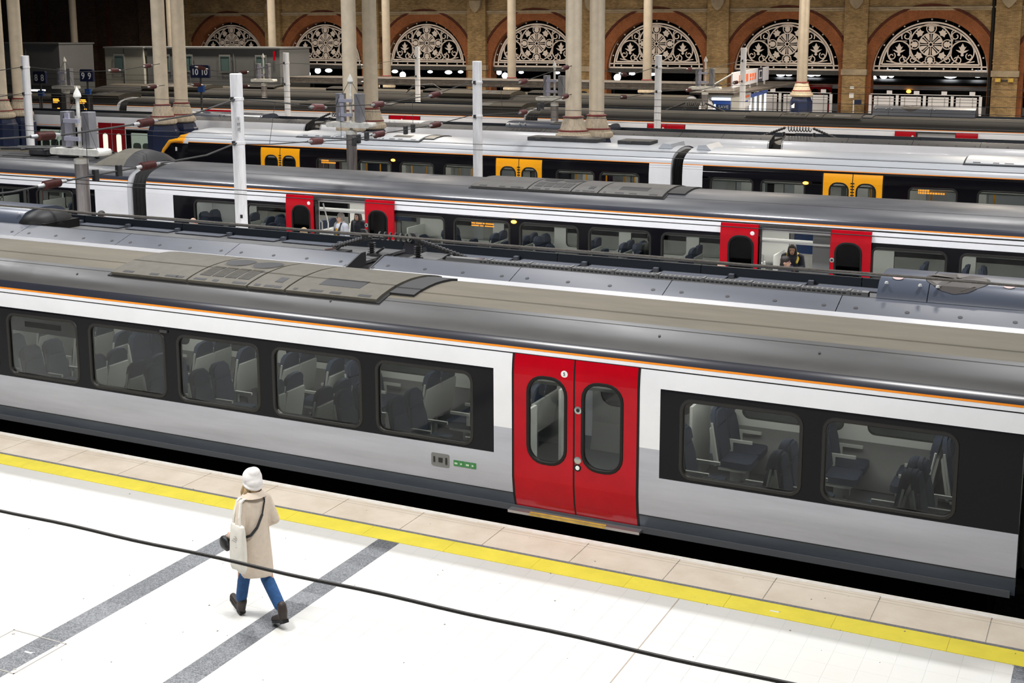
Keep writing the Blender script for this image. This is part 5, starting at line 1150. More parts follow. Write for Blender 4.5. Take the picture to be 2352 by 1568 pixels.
def line_wire(label, y, z, x0=-70, x1=12, r=.008, mat='wire', wob=0):
    b = MB(); n = 60; b.tube([(x0+(x1-x0)*i/n, y+(wob*math.sin(i*1.7) if wob else 0), z+(wob*math.sin(i*2.3+1) if wob else 0)) for i in range(n+1)], r, 6)
    return tag(b.obj('contact_wire', MATS[mat], None), label, 'wire')
line_wire('grey rope-like wire running above the panelled roof behind the front train', 15.86, 3.42, r=.017, mat='rope_grey', wob=.006)
line_wire('thin wire crossing the white band of the open-doored train, upper', 19.1, 3.46); line_wire('thin wire crossing the white band of the open-doored train, lower', 19.1, 3.38)
line_wire('thin wire crossing the pale roof of the orange-doored train, upper', 28.1, 3.60); line_wire('thin wire crossing the pale roof of the orange-doored train, lower', 28.1, 3.46)
line_wire('thin wire in front of the far red door tops, upper', 38.6, 3.78, r=.010); line_wire('thin wire in front of the far red door tops, lower', 38.6, 3.55, r=.010)
line_wire('thin wire above the bolted roof panels in the distance, upper', 46.3, 3.75, r=.010); line_wire('thin wire above the bolted roof panels in the distance, lower', 46.3, 3.5, r=.010)
line_wire('thin far wire below the tracery arches, upper', 58.6, 3.8, r=.011); line_wire('thin far wire below the tracery arches, lower', 58.6, 3.5, r=.011)
# thick dark cable close above the near platform
b = MB(); n = 80; b.tube([(-9+14*i/n, 6.0, 3.14+.004*math.sin(i*.9)) for i in range(n+1)], .0115, 8)
cab = tag(b.obj('foreground_cable', M('cable_dark', (.028, .026, .024), .7, var=.3, vscale=40), None), 'thick dark cable stretched across above the white platform floor', 'cable')

# ------------------------------------------------------------------ platform number signs and departure screens
M('sign_navy', (0.008, 0.012, 0.045), .35)
M('sign_blue', (0.015, 0.07, 0.26), .4)
def number_sign(txt, x, z, y=48.0, cat_l=''):
    t = thing('platform_sign', {'8': 'leftmost dark blue platform number sign, with two eights', '9': 'dark blue platform number sign with two nines near the left', '10': 'dark blue platform number sign with two tens beside the twin columns'}[txt], 'sign', (x, y, 0)); w_ = 1.08 if len(txt) > 1 else .84
    b = MB(); b.box(x-w_/2, x+w_/2, y-.06, y+.06, z-.27, z+.27); b.obj('sign_box', MATS['sign_navy'], t, 0)
    b = MB(); b.prism([(-w_/2, .27), (w_/2, .27), (w_/2-.05, .33), (-w_/2+.05, .33)], (x, y-.06, z), (1, 0, 0), (0, 0, 1), (0, 1, 0), .12); b.obj('sign_lid', MATS['sign_navy'], t, 0)
    for s_ in (-1, 1): text_obj(txt, .40 if len(txt) > 1 else .46, MATS['white_print'], t, Vector((x+s_*w_*.25, y-.066, z-.01)), (1, 0, 0), (0, 0, 1), .003, bold=.006)
    b = MB(); b.tube([(x, y, 0), (x, y, z-.2)], .05, 8); b.obj('sign_post', MATS['dark_metal'], t)
    b = MB(); b.box(x-.14, x+.18, y-.08, y+.05, z-.92, z-.62); b.obj('blue_plate', MATS['sign_blue'], t, 0)
    return t
number_sign('8', -49.8, 4.05); number_sign('9', -46.66, 4.18); number_sign('10', -39.63, 4.46)
for x, l in ((-49.25, 'left'), (-47.45, 'right')):
    t = thing('departure_screen', 'small amber departure screen under the number signs, %s one' % l, 'screen', (x, 48.6, 0))
    b = MB(); b.box(x-.34, x+.34, 48.45, 48.75, 2.35, 3.25); b.obj('screen_case', MATS['rubber'], t, 0)
    led(t, x-.22, 48.44, 2.85, ((0, .10, .38), (0, .02, .42), (0, -.06, .30), (.26, -.36, .16)), .05)
    b = MB(); b.tube([(x, 48.62, 0), (x, 48.62, 2.4)], .05, 8); b.obj('screen_post', MATS['dark_metal'], t)
b = MB(); b.box(-50.9, -50.1, 48.4, 48.6, 3.35, 3.43); t = thing('strip_lamp', 'small lit strip lamp beside the leftmost platform number sign', 'lamp', (-50.5, 48.5, 0)); b.obj('lamp_tube', MATS['lamp_panel'], t, 0); b = MB(); b.tube([(-50.5, 48.55, 0), (-50.5, 48.55, 3.36)], .03, 6); b.obj('lamp_post', MATS['dark_metal'], t)
# ------------------------------------------------------------------ cabins, canopy, gate line
M('cabin_cream', (.30, .30, .27), .6, var=.06, vscale=1); M('cabin_grey', (.125, .13, .135), .6, var=.05, vscale=1); M('cabin_teal', (.08, .13, .13), .3)
def cabin(label, x0, x1, y0, y1, zt, mat, wins):
    t = thing('site_cabin', label, 'cabin', ((x0+x1)/2, (y0+y1)/2, 0))
    b = MB(); b.box(x0, x1, y0, y1, 0, zt-.1); b.obj('body', MATS[mat], t, 0)
    b = MB(); b.box(x0-.08, x1+.08, y0-.08, y1+.08, zt-.1, zt); b.obj('roof_edge', MATS['cabin_grey'], t, 0)
    b = MB(); b.box(x0-.03, x1+.03, y0-.05, y0, 2.35, 2.42); b.obj('base_strip', MATS['dark_metal'], t, 0)
    n_ = max(2, int((x1-x0)/3))
    for k in range(1, n_): xx = x0+(x1-x0)*k/n_; b = MB(); b.box(xx-.03, xx+.03, y0-.03, y0, .1, zt-.1); b.obj('panel_joint', MATS['cabin_grey'], t, 0)
    for xc in wins:
        b = MB(); v, f_, _ = holed_cell(xc-.48, xc+.48, 3.55, 4.75, (xc-.38, xc+.38, 3.66, 4.64, .03), 2); b.add([(p[0], y0-.05, p[1]) for p in v], f_); wf = b.obj('window', MATS['lining_lower'], t, 0)
        b = MB(); b.box(xc-.38, xc+.38, y0-.03, y0-.01, 3.66, 4.64); b.obj('pane', MATS['cabin_teal'], wf, 0)
    return t
cabin('cream site cabin with one window in front of the dark wall', -66.3, -62.8, 70.05, 73, 5.25, 'cabin_cream', [-65.0])
lg_ = cabin('long grey site cabins with small windows beside the leftmost arch', -62.6, -51.3, 70.2, 73.6, 5.25, 'cabin_grey', [-61.0, -59.0, -55.8, -52.8])
t_ = cabin('grey site cabin at the far left edge behind the columns', -84, -70.8, 70.2, 73.6, 5.5, 'cabin_grey', [-74.6])
b = MB(); b.box(-51.75, -51.6, 70.10, 70.12, 4.4, 5.0); b.obj('red_notice', MATS['door_red'], lg_, 0)
M('canopy_rough', (.085, .074, .066), .9, var=.4, vscale=5, bump=.6, bscale=6, stretch=(.6, 1, 1))
cn = thing('platform_canopy', 'long rough stone-coloured canopy edge in front of the brick arcade', 'canopy', (-46, 72, 0))
b = MB(); b.box(-51.2, -22.35, 70.4, 73.6, 2.98, 3.32); b.obj('canopy_deck', MATS['canopy_rough'], cn, 0)
b = MB(); b.box(-51.2, -22.35, 70.3, 70.4, 2.94, 3.02); b.obj('gutter', MATS['canopy_rough'], cn, 0)
for k in range(6): b = MB(); b.tube([(-50+5.4*k, 72, 0), (-50+5.4*k, 72, 3)], .1, 8); b.obj('canopy_post', MATS['dark_metal'], cn)
M('board_white', (.72, .72, .76), .5, emit=(.7, .7, .78), estr=.12); M('board_orange', (.75, .14, .05), .5, emit=(.9, .2, .06), estr=.25); M('kiosk_blue', (.02, .07, .30), .4, emit=(.03, .10, .42), estr=.35); M('kiosk_light', (.8, .85, .95), .4, emit=(.75, .85, 1.0), estr=1.2)
sg = thing('sign_board', 'long white sign board with orange lettering above the ticket gates', 'sign', (-20.5, 74, 0))
def XP(y): return -19.9-1.3*(y-68)/12.4
def slab(y0, y1, z0, z1, mat, name, parent, off=0.0, zr=None):
    b = MB(); z2, z3 = zr if zr else (z0, z1)
    pts = [(XP(y0)+off, y0, z0), (XP(y1)+off, y1, z2), (XP(y1)+off, y1, z3), (XP(y0)+off, y0, z1)]; b.add(pts+[(x-.08, y, z) for x, y, z in pts], [(0, 1, 2, 3), (7, 6, 5, 4), (0, 4, 5, 1), (1, 5, 6, 2), (2, 6, 7, 3), (3, 7, 4, 0)]); return b.obj(name, MATS[mat], parent, 0)
slab(68, 80.4, 3.22, 4.05, 'board_white', 'board', sg); slab(76.3, 78.0, 3.22, 4.05, 'sign_navy', 'navy_panel', sg, .01)
slab(76.6, 77.7, 3.40, 3.92, 'board_white', 'phone_icon', sg, .02); slab(76.75, 77.55, 3.5, 3.84, 'sign_navy', 'icon_screen', sg, .03)
for k in range(4): slab(69.9+.35*k+(1.5 if k > 1 else 0), 70.15+.35*k+(1.5 if k > 1 else 0)+.15, 3.42, 3.85, 'board_orange', 'orange_letter', sg, .015)
for k in range(3): slab(73.4+.8*k, 73.95+.8*k, 3.62-.1*(k == 2), 3.82, 'board_orange', 'orange_letter', sg, .015); 
for k in range(3): slab(73.4+.8*k, 73.85+.8*k, 3.44, 3.56, 'board_orange', 'orange_letter', sg, .015)
for k in range(5): b = MB(); y = 69+2.6*k; b.tube([(XP(y)-.1, y, 2.985), (XP(y)-.1, y, 3.3)], .05, 6); b.obj('board_bracket', MATS['lining'], sg)
b = MB(); b.tube([(XP(68), 68, 4.0), (-21.6, 68, 3.0)], .05, 6); b.obj('diagonal_stay', MATS['lining'], sg)
ks = thing('ticket_kiosk', 'white and blue lit ticket kiosk under the sign board', 'kiosk', (-20.8, 72, 0))
b = MB(); b.box(-22.2, -19.7, 67.6, 84, 2.86, 2.98); b.obj('kiosk_canopy', MATS['canopy_rough'], ks, 0)
b = MB(); b.box(-21.3, -19.9, 67.9, 70, 0, 2.86); b.obj('booth', MATS['lining'], ks, 0)
b = MB(); b.box(-21.0, -19.95, 67.84, 67.9, 2.56, 2.70); b.obj('light_strip', MATS['kiosk_light'], ks, 0)
b = MB(); b.box(-21.0, -19.95, 67.84, 67.9, 2.36, 2.56); b.obj('blue_fascia', MATS['kiosk_blue'], ks, 0)
b = MB(); b.box(-20.75, -19.95, 67.86, 67.9, 1.3, 2.34); b.obj('blue_poster', MATS['sign_blue'], ks, 0)
text_obj('SAVE', .26, MATS['white_print'], ks, Vector((-20.33, 67.85, 2.20)), (1, 0, 0), (0, 0, 1), .003)
b = MB(); b.box(-21.05, -20.78, 67.85, 67.9, 1.3, 2.34); b.obj('bright_panel', MATS['kiosk_light'], ks, 0)
b = MB(); b.prism([(0, 0), (1.15, 0), (1.15, .55), (0, .28)], (-22.2, 67.8, 1.95), (1, 0, 0), (0, 0, 1), (0, 1, 0), .05); b.obj('side_board', MATS['board_white'], ks, 0)
slab(70.1, 73.4, 2.02, 2.84, 'board_white', 'price_board', ks, .10); slab(70.5, 72.9, 2.52, 2.64, 'board_orange', 'board_line', ks, .115); slab(70.5, 72.4, 2.28, 2.36, 'kiosk_blue', 'board_line', ks, .115)
slab(73.5, 80, 2.42, 2.62, 'kiosk_blue', 'blue_fascia', ks, .05)
for k in range(7): slab(73.8+.9*k, 74.2+.9*k, 0, 2.42, 'lining' if k % 2 else 'kiosk_light', 'gate_panel', ks, .02)
b = MB(); b.box(-16.4, -15.6, YW-1.1, YW-1.05, 0, 1.6); 
fg = thing('small_flag_sign', 'small blue flag sign on a white post by the brick pier', 'sign', (-16.75, YW-1, 0))
b = MB(); b.tube([(-16.95, YW-1, 0), (-16.95, YW-1, 1.75)], .05, 8); b.obj('post', MATS['barrier_white'], fg); b = MB(); b.box(-16.9, -16.45, YW-1.02, YW-.98, 1.45, 1.78); b.obj('flag', MATS['sign_navy'], fg, 0)
# ------------------------------------------------------------------ people
M('skin', (.55, .33, .24), .55); M('skin_dark', (.42, .25, .17), .55)
M('coat_camel', (.66, .56, .46), .9, var=.06, vscale=25, bump=.2, bscale=120); M('beanie_white', (.80, .77, .75), .95, bump=.35, bscale=70); M('tote_canvas', (.74, .71, .64), .9, var=.05, vscale=12, bump=.15, bscale=80)
M('denim', (.02, .085, .235), .85, var=.25, vscale=18); M('boot_brown', (.030, .020, .017), .55, var=.3, vscale=15); M('hair_blond', (.42, .29, .15), .7); M('hair_dark', (.02, .014, .012), .5); M('hair_grey', (.30, .28, .26), .7); M('leather_black', (.010, .010, .011), .45)
M('jacket_pale', (.48, .50, .56), .7); M('jersey_yellow', (.42, .22, .01), .8); M('jacket_navy', (.012, .014, .024), .8); M('trouser_dark', (.02, .02, .024), .8); M('scarf_yellow', (.62, .45, .06), .8); M('coat_green', (.02, .028, .022), .85); M('eye_dark', (.015, .01, .01), .3); M('lip', (.35, .13, .10), .5)
def solid(name, build, mat, parent, P, voxel=.012, smooth=4):
    """one continuous skin grown around the strokes that build(mb) lays down in local (forward, left, up) coordinates"""
    mb = MB(); build(mb); me = bpy.data.meshes.new('tmp'); me.from_pydata([tuple(P(p)) for p in mb.v], [], mb.f)
    ob = bpy.data.objects.new('tmp', me); COL.objects.link(ob)
    r = ob.modifiers.new('r', 'REMESH'); r.mode = 'VOXEL'; r.voxel_size = voxel
    s_ = ob.modifiers.new('s', 'SMOOTH'); s_.iterations = smooth; s_.factor = .5
    out = bpy.data.meshes.new_from_object(ob.evaluated_get(bpy.context.evaluated_depsgraph_get())); bpy.data.objects.remove(ob); bpy.data.meshes.remove(me)
    og = origin_of(parent); out.materials.clear(); out.materials.append(MATS[mat]); out.name = name
    for v in out.vertices: v.co -= og
    out.polygons.foreach_set('use_smooth', [True]*len(out.polygons))
    o = bpy.data.objects.new(name, out); COL.objects.link(o); o.parent = parent; return o
def limb(mb, pts, rr, n=10, m=6):
    P_ = [Vector(p) for p in pts]; q, rad = [], []
    for i in range(len(P_)-1):
        for k in range(m): t = k/m; q.append(P_[i].lerp(P_[i+1], t)); rad.append(rr[i]+(rr[i+1]-rr[i])*t)
    q.append(P_[-1]); rad.append(rr[-1]); mb.tube(q, rad, n)
    for p, r in zip(P_, rr): mb.ball(p, r*.99, 10, 8)
def hand(mb, w, fdir, ndir, side, s=1.0):
    """palm and five bent fingers from wrist w along fdir; ndir: back of the hand; side: thumb direction"""
    w, f, n, sd = Vector(w), Vector(fdir).normalized(), Vector(ndir).normalized(), Vector(side).normalized()
    for k in range(4):
        off = sd*(.030-.020*k)*s; base = w+f*.085*s+off; L = (.072, .080, .074, .058)[k]*s
        mb.tube([w+f*.02*s+off*.7, base], [.013*s, .012*s], 6)
        mb.tube([base, base+f*L*.5-n*.006*s, base+f*L*.85-n*.03*s, base+f*L*.9-n*.055*s], [.0105*s, .010*s, .009*s, .0075*s], 6)
    mb.ball(w+f*.05*s, (.042*s, .042*s, .042*s), 8, 6)
    mb.tube([w+f*.02*s+sd*.022*s, w+f*.055*s+sd*.055*s, w+f*.09*s+sd*.06*s-n*.015*s], [.013*s, .0115*s, .0085*s], 6)
def head(mb, c, fw_=(1, 0, 0), s=1.0):
    c, f = Vector(c), Vector(fw_).normalized(); l = Vector((0, 0, 1)).cross(f).normalized(); u = Vector((0, 0, 1))
    mb.ball(c+u*.02*s-f*.012*s, (.095*s, .082*s, .115*s), 16, 12); mb.ball(c-u*.045*s+f*.028*s, (.062*s, .060*s, .078*s), 14, 10)
    mb.tube([c+f*.085*s+u*.015*s, c+f*.108*s-u*.025*s], [.010*s, .017*s], 8)
    for q in (-1, 1): mb.ball(c+l*q*.082*s-f*.01*s-u*.01*s, (.016*s, .012*s, .030*s), 8, 6)
    mb.tube([c-u*.05*s-f*.02*s, c-u*.17*s-f*.03*s], [.055*s, .060*s], 12)
def face(parent, P, c, f, s=1.0):
    c, f = Vector(c), Vector(f).normalized(); l = Vector((0, 0, 1)).cross(f).normalized(); u = Vector((0, 0, 1)); og = origin_of(parent)
    for nm, pts, mt, r in (('eye', [c+f*.082*s+l*.032*s+u*.012*s], 'eye_dark', .010), ('eye', [c+f*.082*s-l*.032*s+u*.012*s], 'eye_dark', .010), ('mouth', [c+f*.086*s-u*.062*s], 'lip', .018)):
        b = MB(); p = P(pts[0]); b.ball(p, (r*s, r*s, r*s*.6), 8, 6); b.obj(nm, MATS[mt], parent)
    for q in (-1, 1):
        b = MB(); b.tube([P(c+f*.084*s+l*q*.018*s+u*.034*s), P(c+f*.080*s+l*q*.048*s+u*.034*s)], .005*s, 5); b.obj('eyebrow', MATS['hair_dark'], parent)
def frame_of(pos, heading):
    f = Vector((math.cos(heading), math.sin(heading), 0)); l = Vector((-f.y, f.x, 0)); o = Vector(pos)
    return lambda p: o + f*p[0] + l*p[1] + Vector((0, 0, p[2]))

# ---- woman walking across the near platform
pos = (-8.315, 10.64, 0); hd = math.atan2(.38, -.92); P = frame_of(pos, hd)
wm = thing('person', 'person in a white beanie and long beige coat walking across the white platform', 'person', pos)
HIP_L, HIP_R = (.02, .068, .90), (-.01, -.068, .90)
def w_body(mb):
    limb(mb, [(0, 0, .92), (-.01, 0, 1.10), (.0, 0, 1.30), (.01, 0, 1.42)], [.115, .10, .115, .08]); mb.tube([(.0, .13, 1.38), (.0, -.13, 1.38)], .05, 10)
    limb(mb, [HIP_L, (.16, .08, .50), (.245, .07, .14)], [.085, .058, .036]); limb(mb, [HIP_R, (-.11, -.08, .50), (-.375, -.08, .20)], [.085, .058, .036])
    limb(mb, [(.0, .14, 1.37), (-.06, .215, 1.13), (.15, .215, .98)], [.045, .038, .032]); limb(mb, [(.0, -.14, 1.37), (-.075, -.205, 1.14), (.12, -.16, 1.03)], [.045, .038, .032])
    hand(mb, (.15, .215, .98), (.8, -.1, -.45), (0, 1, 0), (.2, 0, 1)); hand(mb, (.12, -.16, 1.03), (.85, .3, -.2), (0, -1, 0), (.2, 0, 1))
    head(mb, (.035, .0, 1.575), (1, .25, 0))
wb_ = solid('body', w_body, 'skin', wm, P, .010, 3)
face(wm, P, (.035, 0, 1.575), (1, .25, 0))
def w_coat(mb):
    n = 28
    secs_ = [(1.455, .06, .075, -.005), (1.42, .09, .145, 0), (1.36, .105, .172, -.005), (1.25, .120, .165, -.01), (1.10, .122, .150, -.015), (.95, .140, .160, -.015), (.80, .158, .168, -.015), (.68, .172, .174, -.015), (.555, .182, .178, -.015)]
    rings = [[(cx+a*math.cos(2*PI*j/n), b*math.sin(2*PI*j/n), z+(.012*math.sin(3*2*PI*j/n) if z < .6 else 0)) for j in range(n)] for z, a, b, cx in secs_]
    inner = [[(cx+(a-.03)*math.cos(2*PI*j/n), (b-.03)*math.sin(2*PI*j/n), z) for j in range(n)] for z, a, b, cx in ((.555, .182, .178, -.015), (.75, .16, .165, -.015))]
    allr = list(reversed(rings)) if False else rings + inner; v = [p for r in allr for p in r]; k = len(allr)
    f = [(i*n+j, i*n+(j+1) % n, (i+1)*n+(j+1) % n, (i+1)*n+j) for i in range(k-1) for j in range(n)] + [tuple(range(n)), tuple((k-1)*n+j for j in range(n))]
    mb.add(v, f)
    limb(mb, [(.0, .145, 1.37), (-.06, .215, 1.13), (.11, .215, 1.00)], [.066, .060, .052]); limb(mb, [(.0, -.145, 1.37), (-.075, -.205, 1.14), (.09, -.165, 1.05)], [.066, .060, .052])
    mb.tube([(.03*math.cos(a), .0, 0) for a in (0, .1)], .001, 3)
coat = solid('coat', w_coat, 'coat_camel', wm, P, .013, 5)
def w_collar(mb):
    n = 24; prof = [(1.435, .115, .135), (1.47, .095, .105), (1.50, .085, .09), (1.465, .11, .12), (1.44, .125, .145)]
    v = [(-.005+a*math.cos(2*PI*j/n), b*math.sin(2*PI*j/n), z) for z, a, b in prof for j in range(n)]; k = len(prof)
    mb.add(v, [(i*n+j, i*n+(j+1) % n, ((i+1) % k)*n+(j+1) % n, ((i+1) % k)*n+j) for i in range(k) for j in range(n)])
mb = MB(); w_collar(mb); mb.v = [tuple(P(p)) for p in mb.v]; mb.obj('coat_collar', MATS['coat_camel'], wm)
def w_jeans(mb):
    limb(mb, [(.0, 0, .86), (.0, 0, .93)], [.125, .12]); limb(mb, [HIP_L, (.150, .066, .50), (.228, .07, .21)], [.080, .072, .064]); limb(mb, [HIP_R, (-.095, -.070, .50), (-.32, -.08, .265)], [.080, .072, .064])
solid('jeans', w_jeans, 'denim', wm, P, .012, 4)
def boot(mb, an, heel, toe, up):
    an, heel, toe, up = map(Vector, (an, heel, toe, up)); d = (toe-heel).normalized()
    limb(mb, [an+up*.055, an, heel+up*.045+d*.035], [.054, .054, .047]); limb(mb, [heel+up*.042+d*.03, heel.lerp(toe, .55)+up*.045, toe-d*.035+up*.038], [.046, .044, .040])
def sole(mb, heel, toe, up):
    heel, toe, up = map(Vector, (heel, toe, up)); d = (toe-heel).normalized(); s_ = up.cross(d)
    o = [(-.01, -.036), (.06, -.040), (.16, -.046), (.22, -.042), (.262, -.02), (.268, 0), (.262, .02), (.22, .042), (.16, .046), (.06, .040), (-.01, .036)]
    mb.prism(o, heel, d, s_, up, .026); mb.prism([(-.01, -.036), (.06, -.040), (.06, .040), (-.01, .036)], heel-up*.012, d, s_, up, .014)
up1 = Vector((-.42, 0, .91)); h1 = Vector((.225, .07, .022)); t1 = h1+Vector((.91, 0, .42))*.265
up2 = Vector((.36, 0, .933)); t2 = Vector((-.19, -.08, .012)); h2 = t2-Vector((.933, 0, -.36))*.265
for an, hh, tt, uu in ((Vector((.235, .07, .12)), h1, t1, up1), (Vector((-.385, -.08, .215)), h2, t2, up2)):
    bo = solid('boot', lambda mb: boot(mb, an, hh, tt, uu), 'boot_brown', wm, P, .009, 3)
    mb = MB(); sole(mb, hh, tt, uu); mb.v = [tuple(P(p)) for p in mb.v]; mb.obj('boot_sole', MATS['leather_black'], wm, 0)
def w_hat(mb):
    mb.ball((.015, 0, 1.635), (.118, .105, .115), 22, 14); mb.ball((-.02, 0, 1.70), (.075, .075, .065), 16, 10)
    mb.tube([(.008+.100*math.cos(2*PI*j/28), .090*math.sin(2*PI*j/28), 1.565+.03*math.cos(2*PI*j/28)) for j in range(28)], .018, 8, 0, True); mb.ball((-.02, 0, 1.60), (.10, .095, .085), 18, 12)
solid('beanie', w_hat, 'beanie_white', wm, P, .009, 3)
def w_hair(mb):
    limb(mb, [(.0, .06, 1.56), (.0, .085, 1.50), (.03, .10, 1.43)], [.032, .030, .016]); limb(mb, [(-.03, 0, 1.56), (-.045, .02, 1.51), (-.03, .03, 1.47)], [.045, .045, .03]); limb(mb, [(.05, .075, 1.55), (.075, .09, 1.48), (.085, .09, 1.42)], [.025, .025, .012])
solid('hair', w_hair, 'hair_blond', wm, P, .009, 3)
# tote bag on the left shoulder and black cross-body bag
tb = thing('tote_bag', 'white canvas tote bag hanging from the shoulder of the walking person', 'bag', tuple(P((-.08, .25, .6))))
def w_tote(mb):
    n = 14; secs_ = [(1.19, .125, .025), (1.12, .130, .040), (.98, .135, .052), (.83, .142, .055), (.71, .140, .048), (.665, .12, .03)]
    v = []
    for z, a, b in secs_:
        for j in range(n*2):
            t_ = 2*PI*j/(n*2); ca, sa = math.cos(t_), math.sin(t_); v.append((-.055+a*math.copysign(abs(ca)**.6, ca), .235+b*math.copysign(abs(sa)**.7, sa)+(1.19-z)*.02, z+.012*math.sin(5*t_)*(z < 1.15)))
    k = len(secs_); N = 2*n; mb.add(v, [(i*N+j, i*N+(j+1) % N, (i+1)*N+(j+1) % N, (i+1)*N+j) for i in range(k-1) for j in range(N)] + [tuple(range(N)), tuple((k-1)*N+j for j in range(N))])
solid('bag_body', w_tote, 'tote_canvas', tb, P, .012, 3)
for x0_, xs_ in ((-.12, -.05), (.02, .02)):
    mb = MB(); pts = [(x0_, .245, 1.17), (x0_*.6+xs_*.4, .235, 1.27), (xs_, .185, 1.42), (xs_, .150, 1.445), (xs_, .10, 1.44)]
    for q in range(len(pts)-1):
        a, c = Vector(pts[q]), Vector(pts[q+1]); w_ = Vector((.017, 0, 0)); n_ = Vector((0, .008, .004)); mb.add([a-w_+n_, a+w_+n_, c+w_+n_, c-w_+n_, a-w_-n_, a+w_-n_, c+w_-n_, c-w_-n_], [(0, 1, 2, 3), (7, 6, 5, 4), (0, 4, 5, 1), (1, 5, 6, 2), (2, 6, 7, 3), (3, 7, 4, 0)])
    mb.v = [tuple(P(p)) for p in mb.v]; mb.obj('strap', MATS['tote_canvas'], tb, 0)
mb = MB()
for k in range(9): mb.box(-.115+.004*(k % 3), -.105+.03*((k*7) % 4), .288, .292, .86+.03*k, .87+.03*k)
mb.v = [tuple(P(p)) for p in mb.v]; tag(mb.obj('printed_lines', M('faded_print', (.45, .42, .40), .9), tb, 0), kind='stuff')
cb = thing('shoulder_bag', 'small black bag on a strap across the walking person\'s back', 'bag', tuple(P((.14, .28, .95))))
mb = MB(); pts = [(.05, -.08, 1.445), (-.02, -.09, 1.448), (-.100, -.075, 1.39), (-.137, -.02, 1.26), (-.142, .05, 1.13), (-.120, .12, 1.05), (-.03, .20, 1.0), (.10, .265, .97)]
for q in range(len(pts)-1):
    a, c = Vector(pts[q]), Vector(pts[q+1]); d = (c-a).normalized(); o_ = Vector((pts[q][0]*1.0+.02, pts[q][1], 0)).normalized(); w_ = d.cross(o_).normalized()*.014; n_ = o_*.005
    mb.add([a-w_+n_, a+w_+n_, c+w_+n_, c-w_+n_, a-w_-n_, a+w_-n_, c+w_-n_, c-w_-n_], [(0, 1, 2, 3), (7, 6, 5, 4), (0, 4, 5, 1), (1, 5, 6, 2), (2, 6, 7, 3), (3, 7, 4, 0)])
mb.v = [tuple(P(p)) for p in mb.v]; mb.obj('strap', MATS['leather_black'], cb, 0)
solid('bag_body', lambda mb: (mb.ball((.16, .285, .93), (.085, .045, .08), 14, 10), mb.ball((.11, .285, .90), (.055, .04, .055), 10, 8)), 'leather_black', cb, P, .012, 3)

# ---- passengers at the open train and on the platform behind it
def passenger(label, pos, deg, h=1.7, top='jacket_navy', legs='trouser_dark', hairm='hair_dark', hair='short', skin='skin', extra=None, bow=0.0, arms='down', group=None, look=None):
    t = thing('person', label, 'person', pos, group); s = h/1.75; P0 = frame_of(pos, math.radians(deg)); P = lambda p: P0((p[0]*s, p[1]*s, p[2]*s))
    hc = (.03+bow*.10, 0, 1.625-bow*.05); hf = look or (1, 0, 0)
    el = {'down': ((.0, .25, 1.12), (.08, .25, .88)), 'hold': ((-.02, .25, 1.14), (.24, .12, 1.12))}[arms]
    def bd(mb):
        limb(mb, [(0, 0, .95), (0, 0, 1.15), (.0, 0, 1.35), (.01, 0, 1.47)], [.14, .125, .15, .09]); mb.tube([(0, .18, 1.42), (0, -.18, 1.42)], .065, 10)
        for q in (-1, 1):
            limb(mb, [(0, q*.09, .92), (.02, q*.09, .50), (-.01, q*.09, .09)], [.09, .06, .045]); limb(mb, [(-.02, q*.09, .06), (.09, q*.09, .04), (.16, q*.1, .03)], [.045, .04, .03])
            limb(mb, [(0, q*.19, 1.42)] + [(a, q*b, c) for a, b, c in el], [.055, .045, .035]); e = el[1]
            hand(mb, (e[0], q*e[1], e[2]), (.1, 0, -1) if arms == 'down' else (.8, -q*.5, .1), (0, q, 0) if arms == 'down' else (0, 0, -1), (1, 0, 0) if arms == 'down' else (0, -q, .3))
        head(mb, hc, hf); mb.tube([(hc[0]-.03, 0, hc[2]-.1), (0, 0, 1.45)], .055, 10)
    solid('body', bd, skin, t, P, .013, 3); face(t, P, hc, hf)
    def tp(mb):
        limb(mb, [(0, 0, .92), (-.01, 0, 1.15), (0, 0, 1.36), (0, 0, 1.46)], [.165, .16, .175, .10]); mb.tube([(0, .19, 1.42), (0, -.19, 1.42)], .085, 12)
        for q in (-1, 1): limb(mb, [(0, q*.20, 1.41)] + [(a, q*b, c) for a, b, c in el], [.082, .07, .056])
    solid('jacket', tp, top, t, P, .016, 4)
    def lg(mb):
        for q in (-1, 1): limb(mb, [(0, q*.09, .95), (.02, q*.09, .50), (-.01, q*.09, .06)], [.11, .085, .075])
    solid('trousers', lg, legs, t, P, .016, 3)
    f = Vector(hf).normalized(); c = Vector(hc); l = Vector((0, 0, 1)).cross(f)
    def hr(mb):
        if hair == 'bald': mb.ball(c-f*.03+Vector((0, 0, -.0)), (.09, .088, .05), 14, 8); return
        mb.ball(c+Vector((0, 0, .052))-f*.022, (.103, .094, .098), 16, 12); mb.ball(c-f*.05+Vector((0, 0, -.01)), (.075, .085, .085), 14, 10)
        if hair == 'long':
            for q in (-1, 1): limb(mb, [c+l*q*.075+Vector((0, 0, .06)), c+l*q*.095-Vector((0, 0, .06)), c+l*q*.10+f*.02-Vector((0, 0, .26))], [.035, .04, .025])
            limb(mb, [c-f*.06, c-f*.09-Vector((0, 0, .15)), c-f*.10-Vector((0, 0, .28))], [.08, .08, .05])
    solid('hair', hr, hairm, t, P, .012, 3)
    if extra: extra(t, P)
    return t
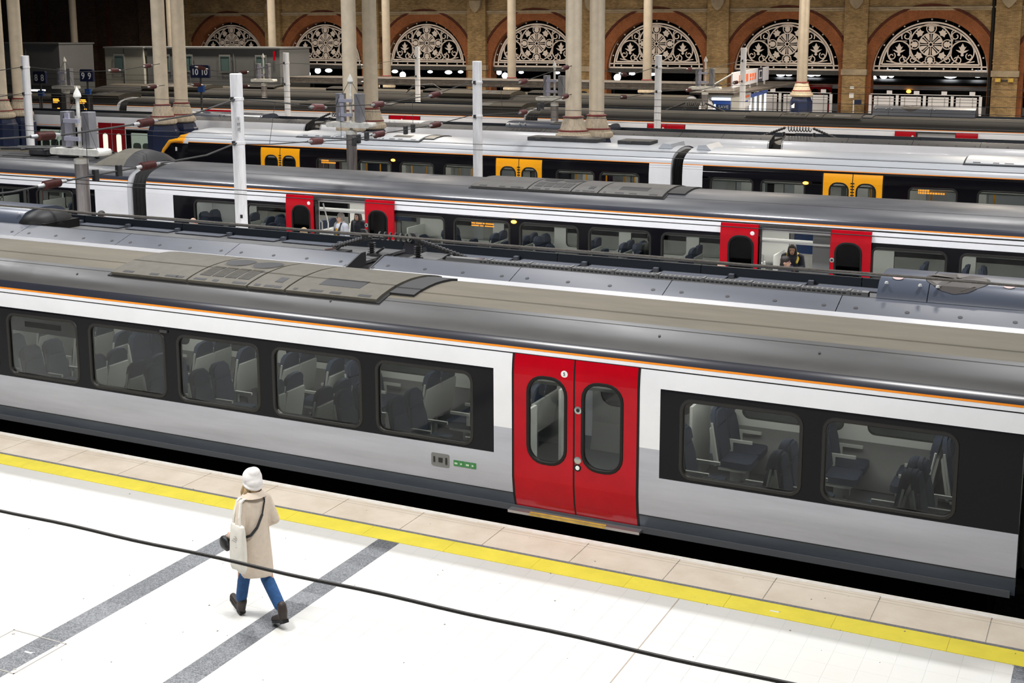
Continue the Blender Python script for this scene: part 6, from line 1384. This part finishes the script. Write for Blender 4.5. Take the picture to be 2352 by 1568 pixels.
def man_x(t, P):
    solid('jersey', lambda mb: (limb(mb, [(.10, 0, 1.20), (.09, 0, 1.34), (.06, 0, 1.45)], [.09, .085, .07])), 'jersey_yellow', t, P, .012, 3)
    for q in (-1, 1): solid('lapel', lambda mb: limb(mb, [(.155, q*.06, 1.10), (.155, q*.085, 1.28), (.06, q*.09, 1.48)], [.03, .035, .035]), 'leather_black', t, P, .011, 3)
passenger('grey-haired person in a pale jacket and yellow top stepping through the open train door', (-18.0, 27.0, .18), 250, 1.64, 'jacket_pale', hairm='hair_grey', extra=man_x, look=(.9, -.5, -.05))
passenger('person with long brown hair in a dark coat behind the pale jacket', (-17.95, 27.75, .18), 262, 1.60, 'jacket_navy', hairm='hair_dark', hair='long', bow=.3, look=(1, -.1, -.25))
def girl_x(t, P):
    for q in (-1, 1): solid('scarf_end', lambda mb: limb(mb, [(.02, q*.11, 1.47), (.06, q*.13, 1.38), (.12, q*.12, 1.28)], [.05, .05, .03]), 'scarf_yellow', t, P, .012, 3)
    b = MB(); b.box(.30, .33, -.05, .06, 1.10, 1.24); b.v = [tuple(P(p)) for p in b.v]; b.obj('phone', M('phone_blue', (.04, .06, .18), .3), t, 0)
passenger('person with long black hair and a yellow scarf looking down in the right doorway', (-6.65, 27.75, .18), 275, 1.57, 'jacket_navy', hair='long', bow=.6, arms='hold', extra=girl_x, look=(1, 0, -.45), skin='skin_dark')
passenger('short-haired person on the platform below the right open door', (-6.42, 26.1, 0), 15, 1.72, 'trouser_dark', look=(1, -.3, 0))
passenger('person\'s dark-haired head showing above the roof in front of the white carriage end', (-24.1, 25.0, 0), 90, 1.76, 'jacket_navy')
passenger('person\'s head with reddish hair showing below the first window of the open train', (-21.1, 25.0, 0), 60, 1.76, 'jacket_navy', hairm='hair_grey', hair='bald')
passenger('bald person\'s head showing below the red door leaf on the right', (-7.40, 24.8, 0), 60, 1.74, 'jacket_navy', hairm='skin', hair='bald')
passenger('person with light hair passing left of the pale jacket', (-18.15, 25.6, 0), 200, 1.62, 'coat_camel', hairm='hair_blond')
passenger('person in a dark green coat standing inside the open train behind a window', (-9.95, 27.7, .18), 80, 1.55, 'coat_green')
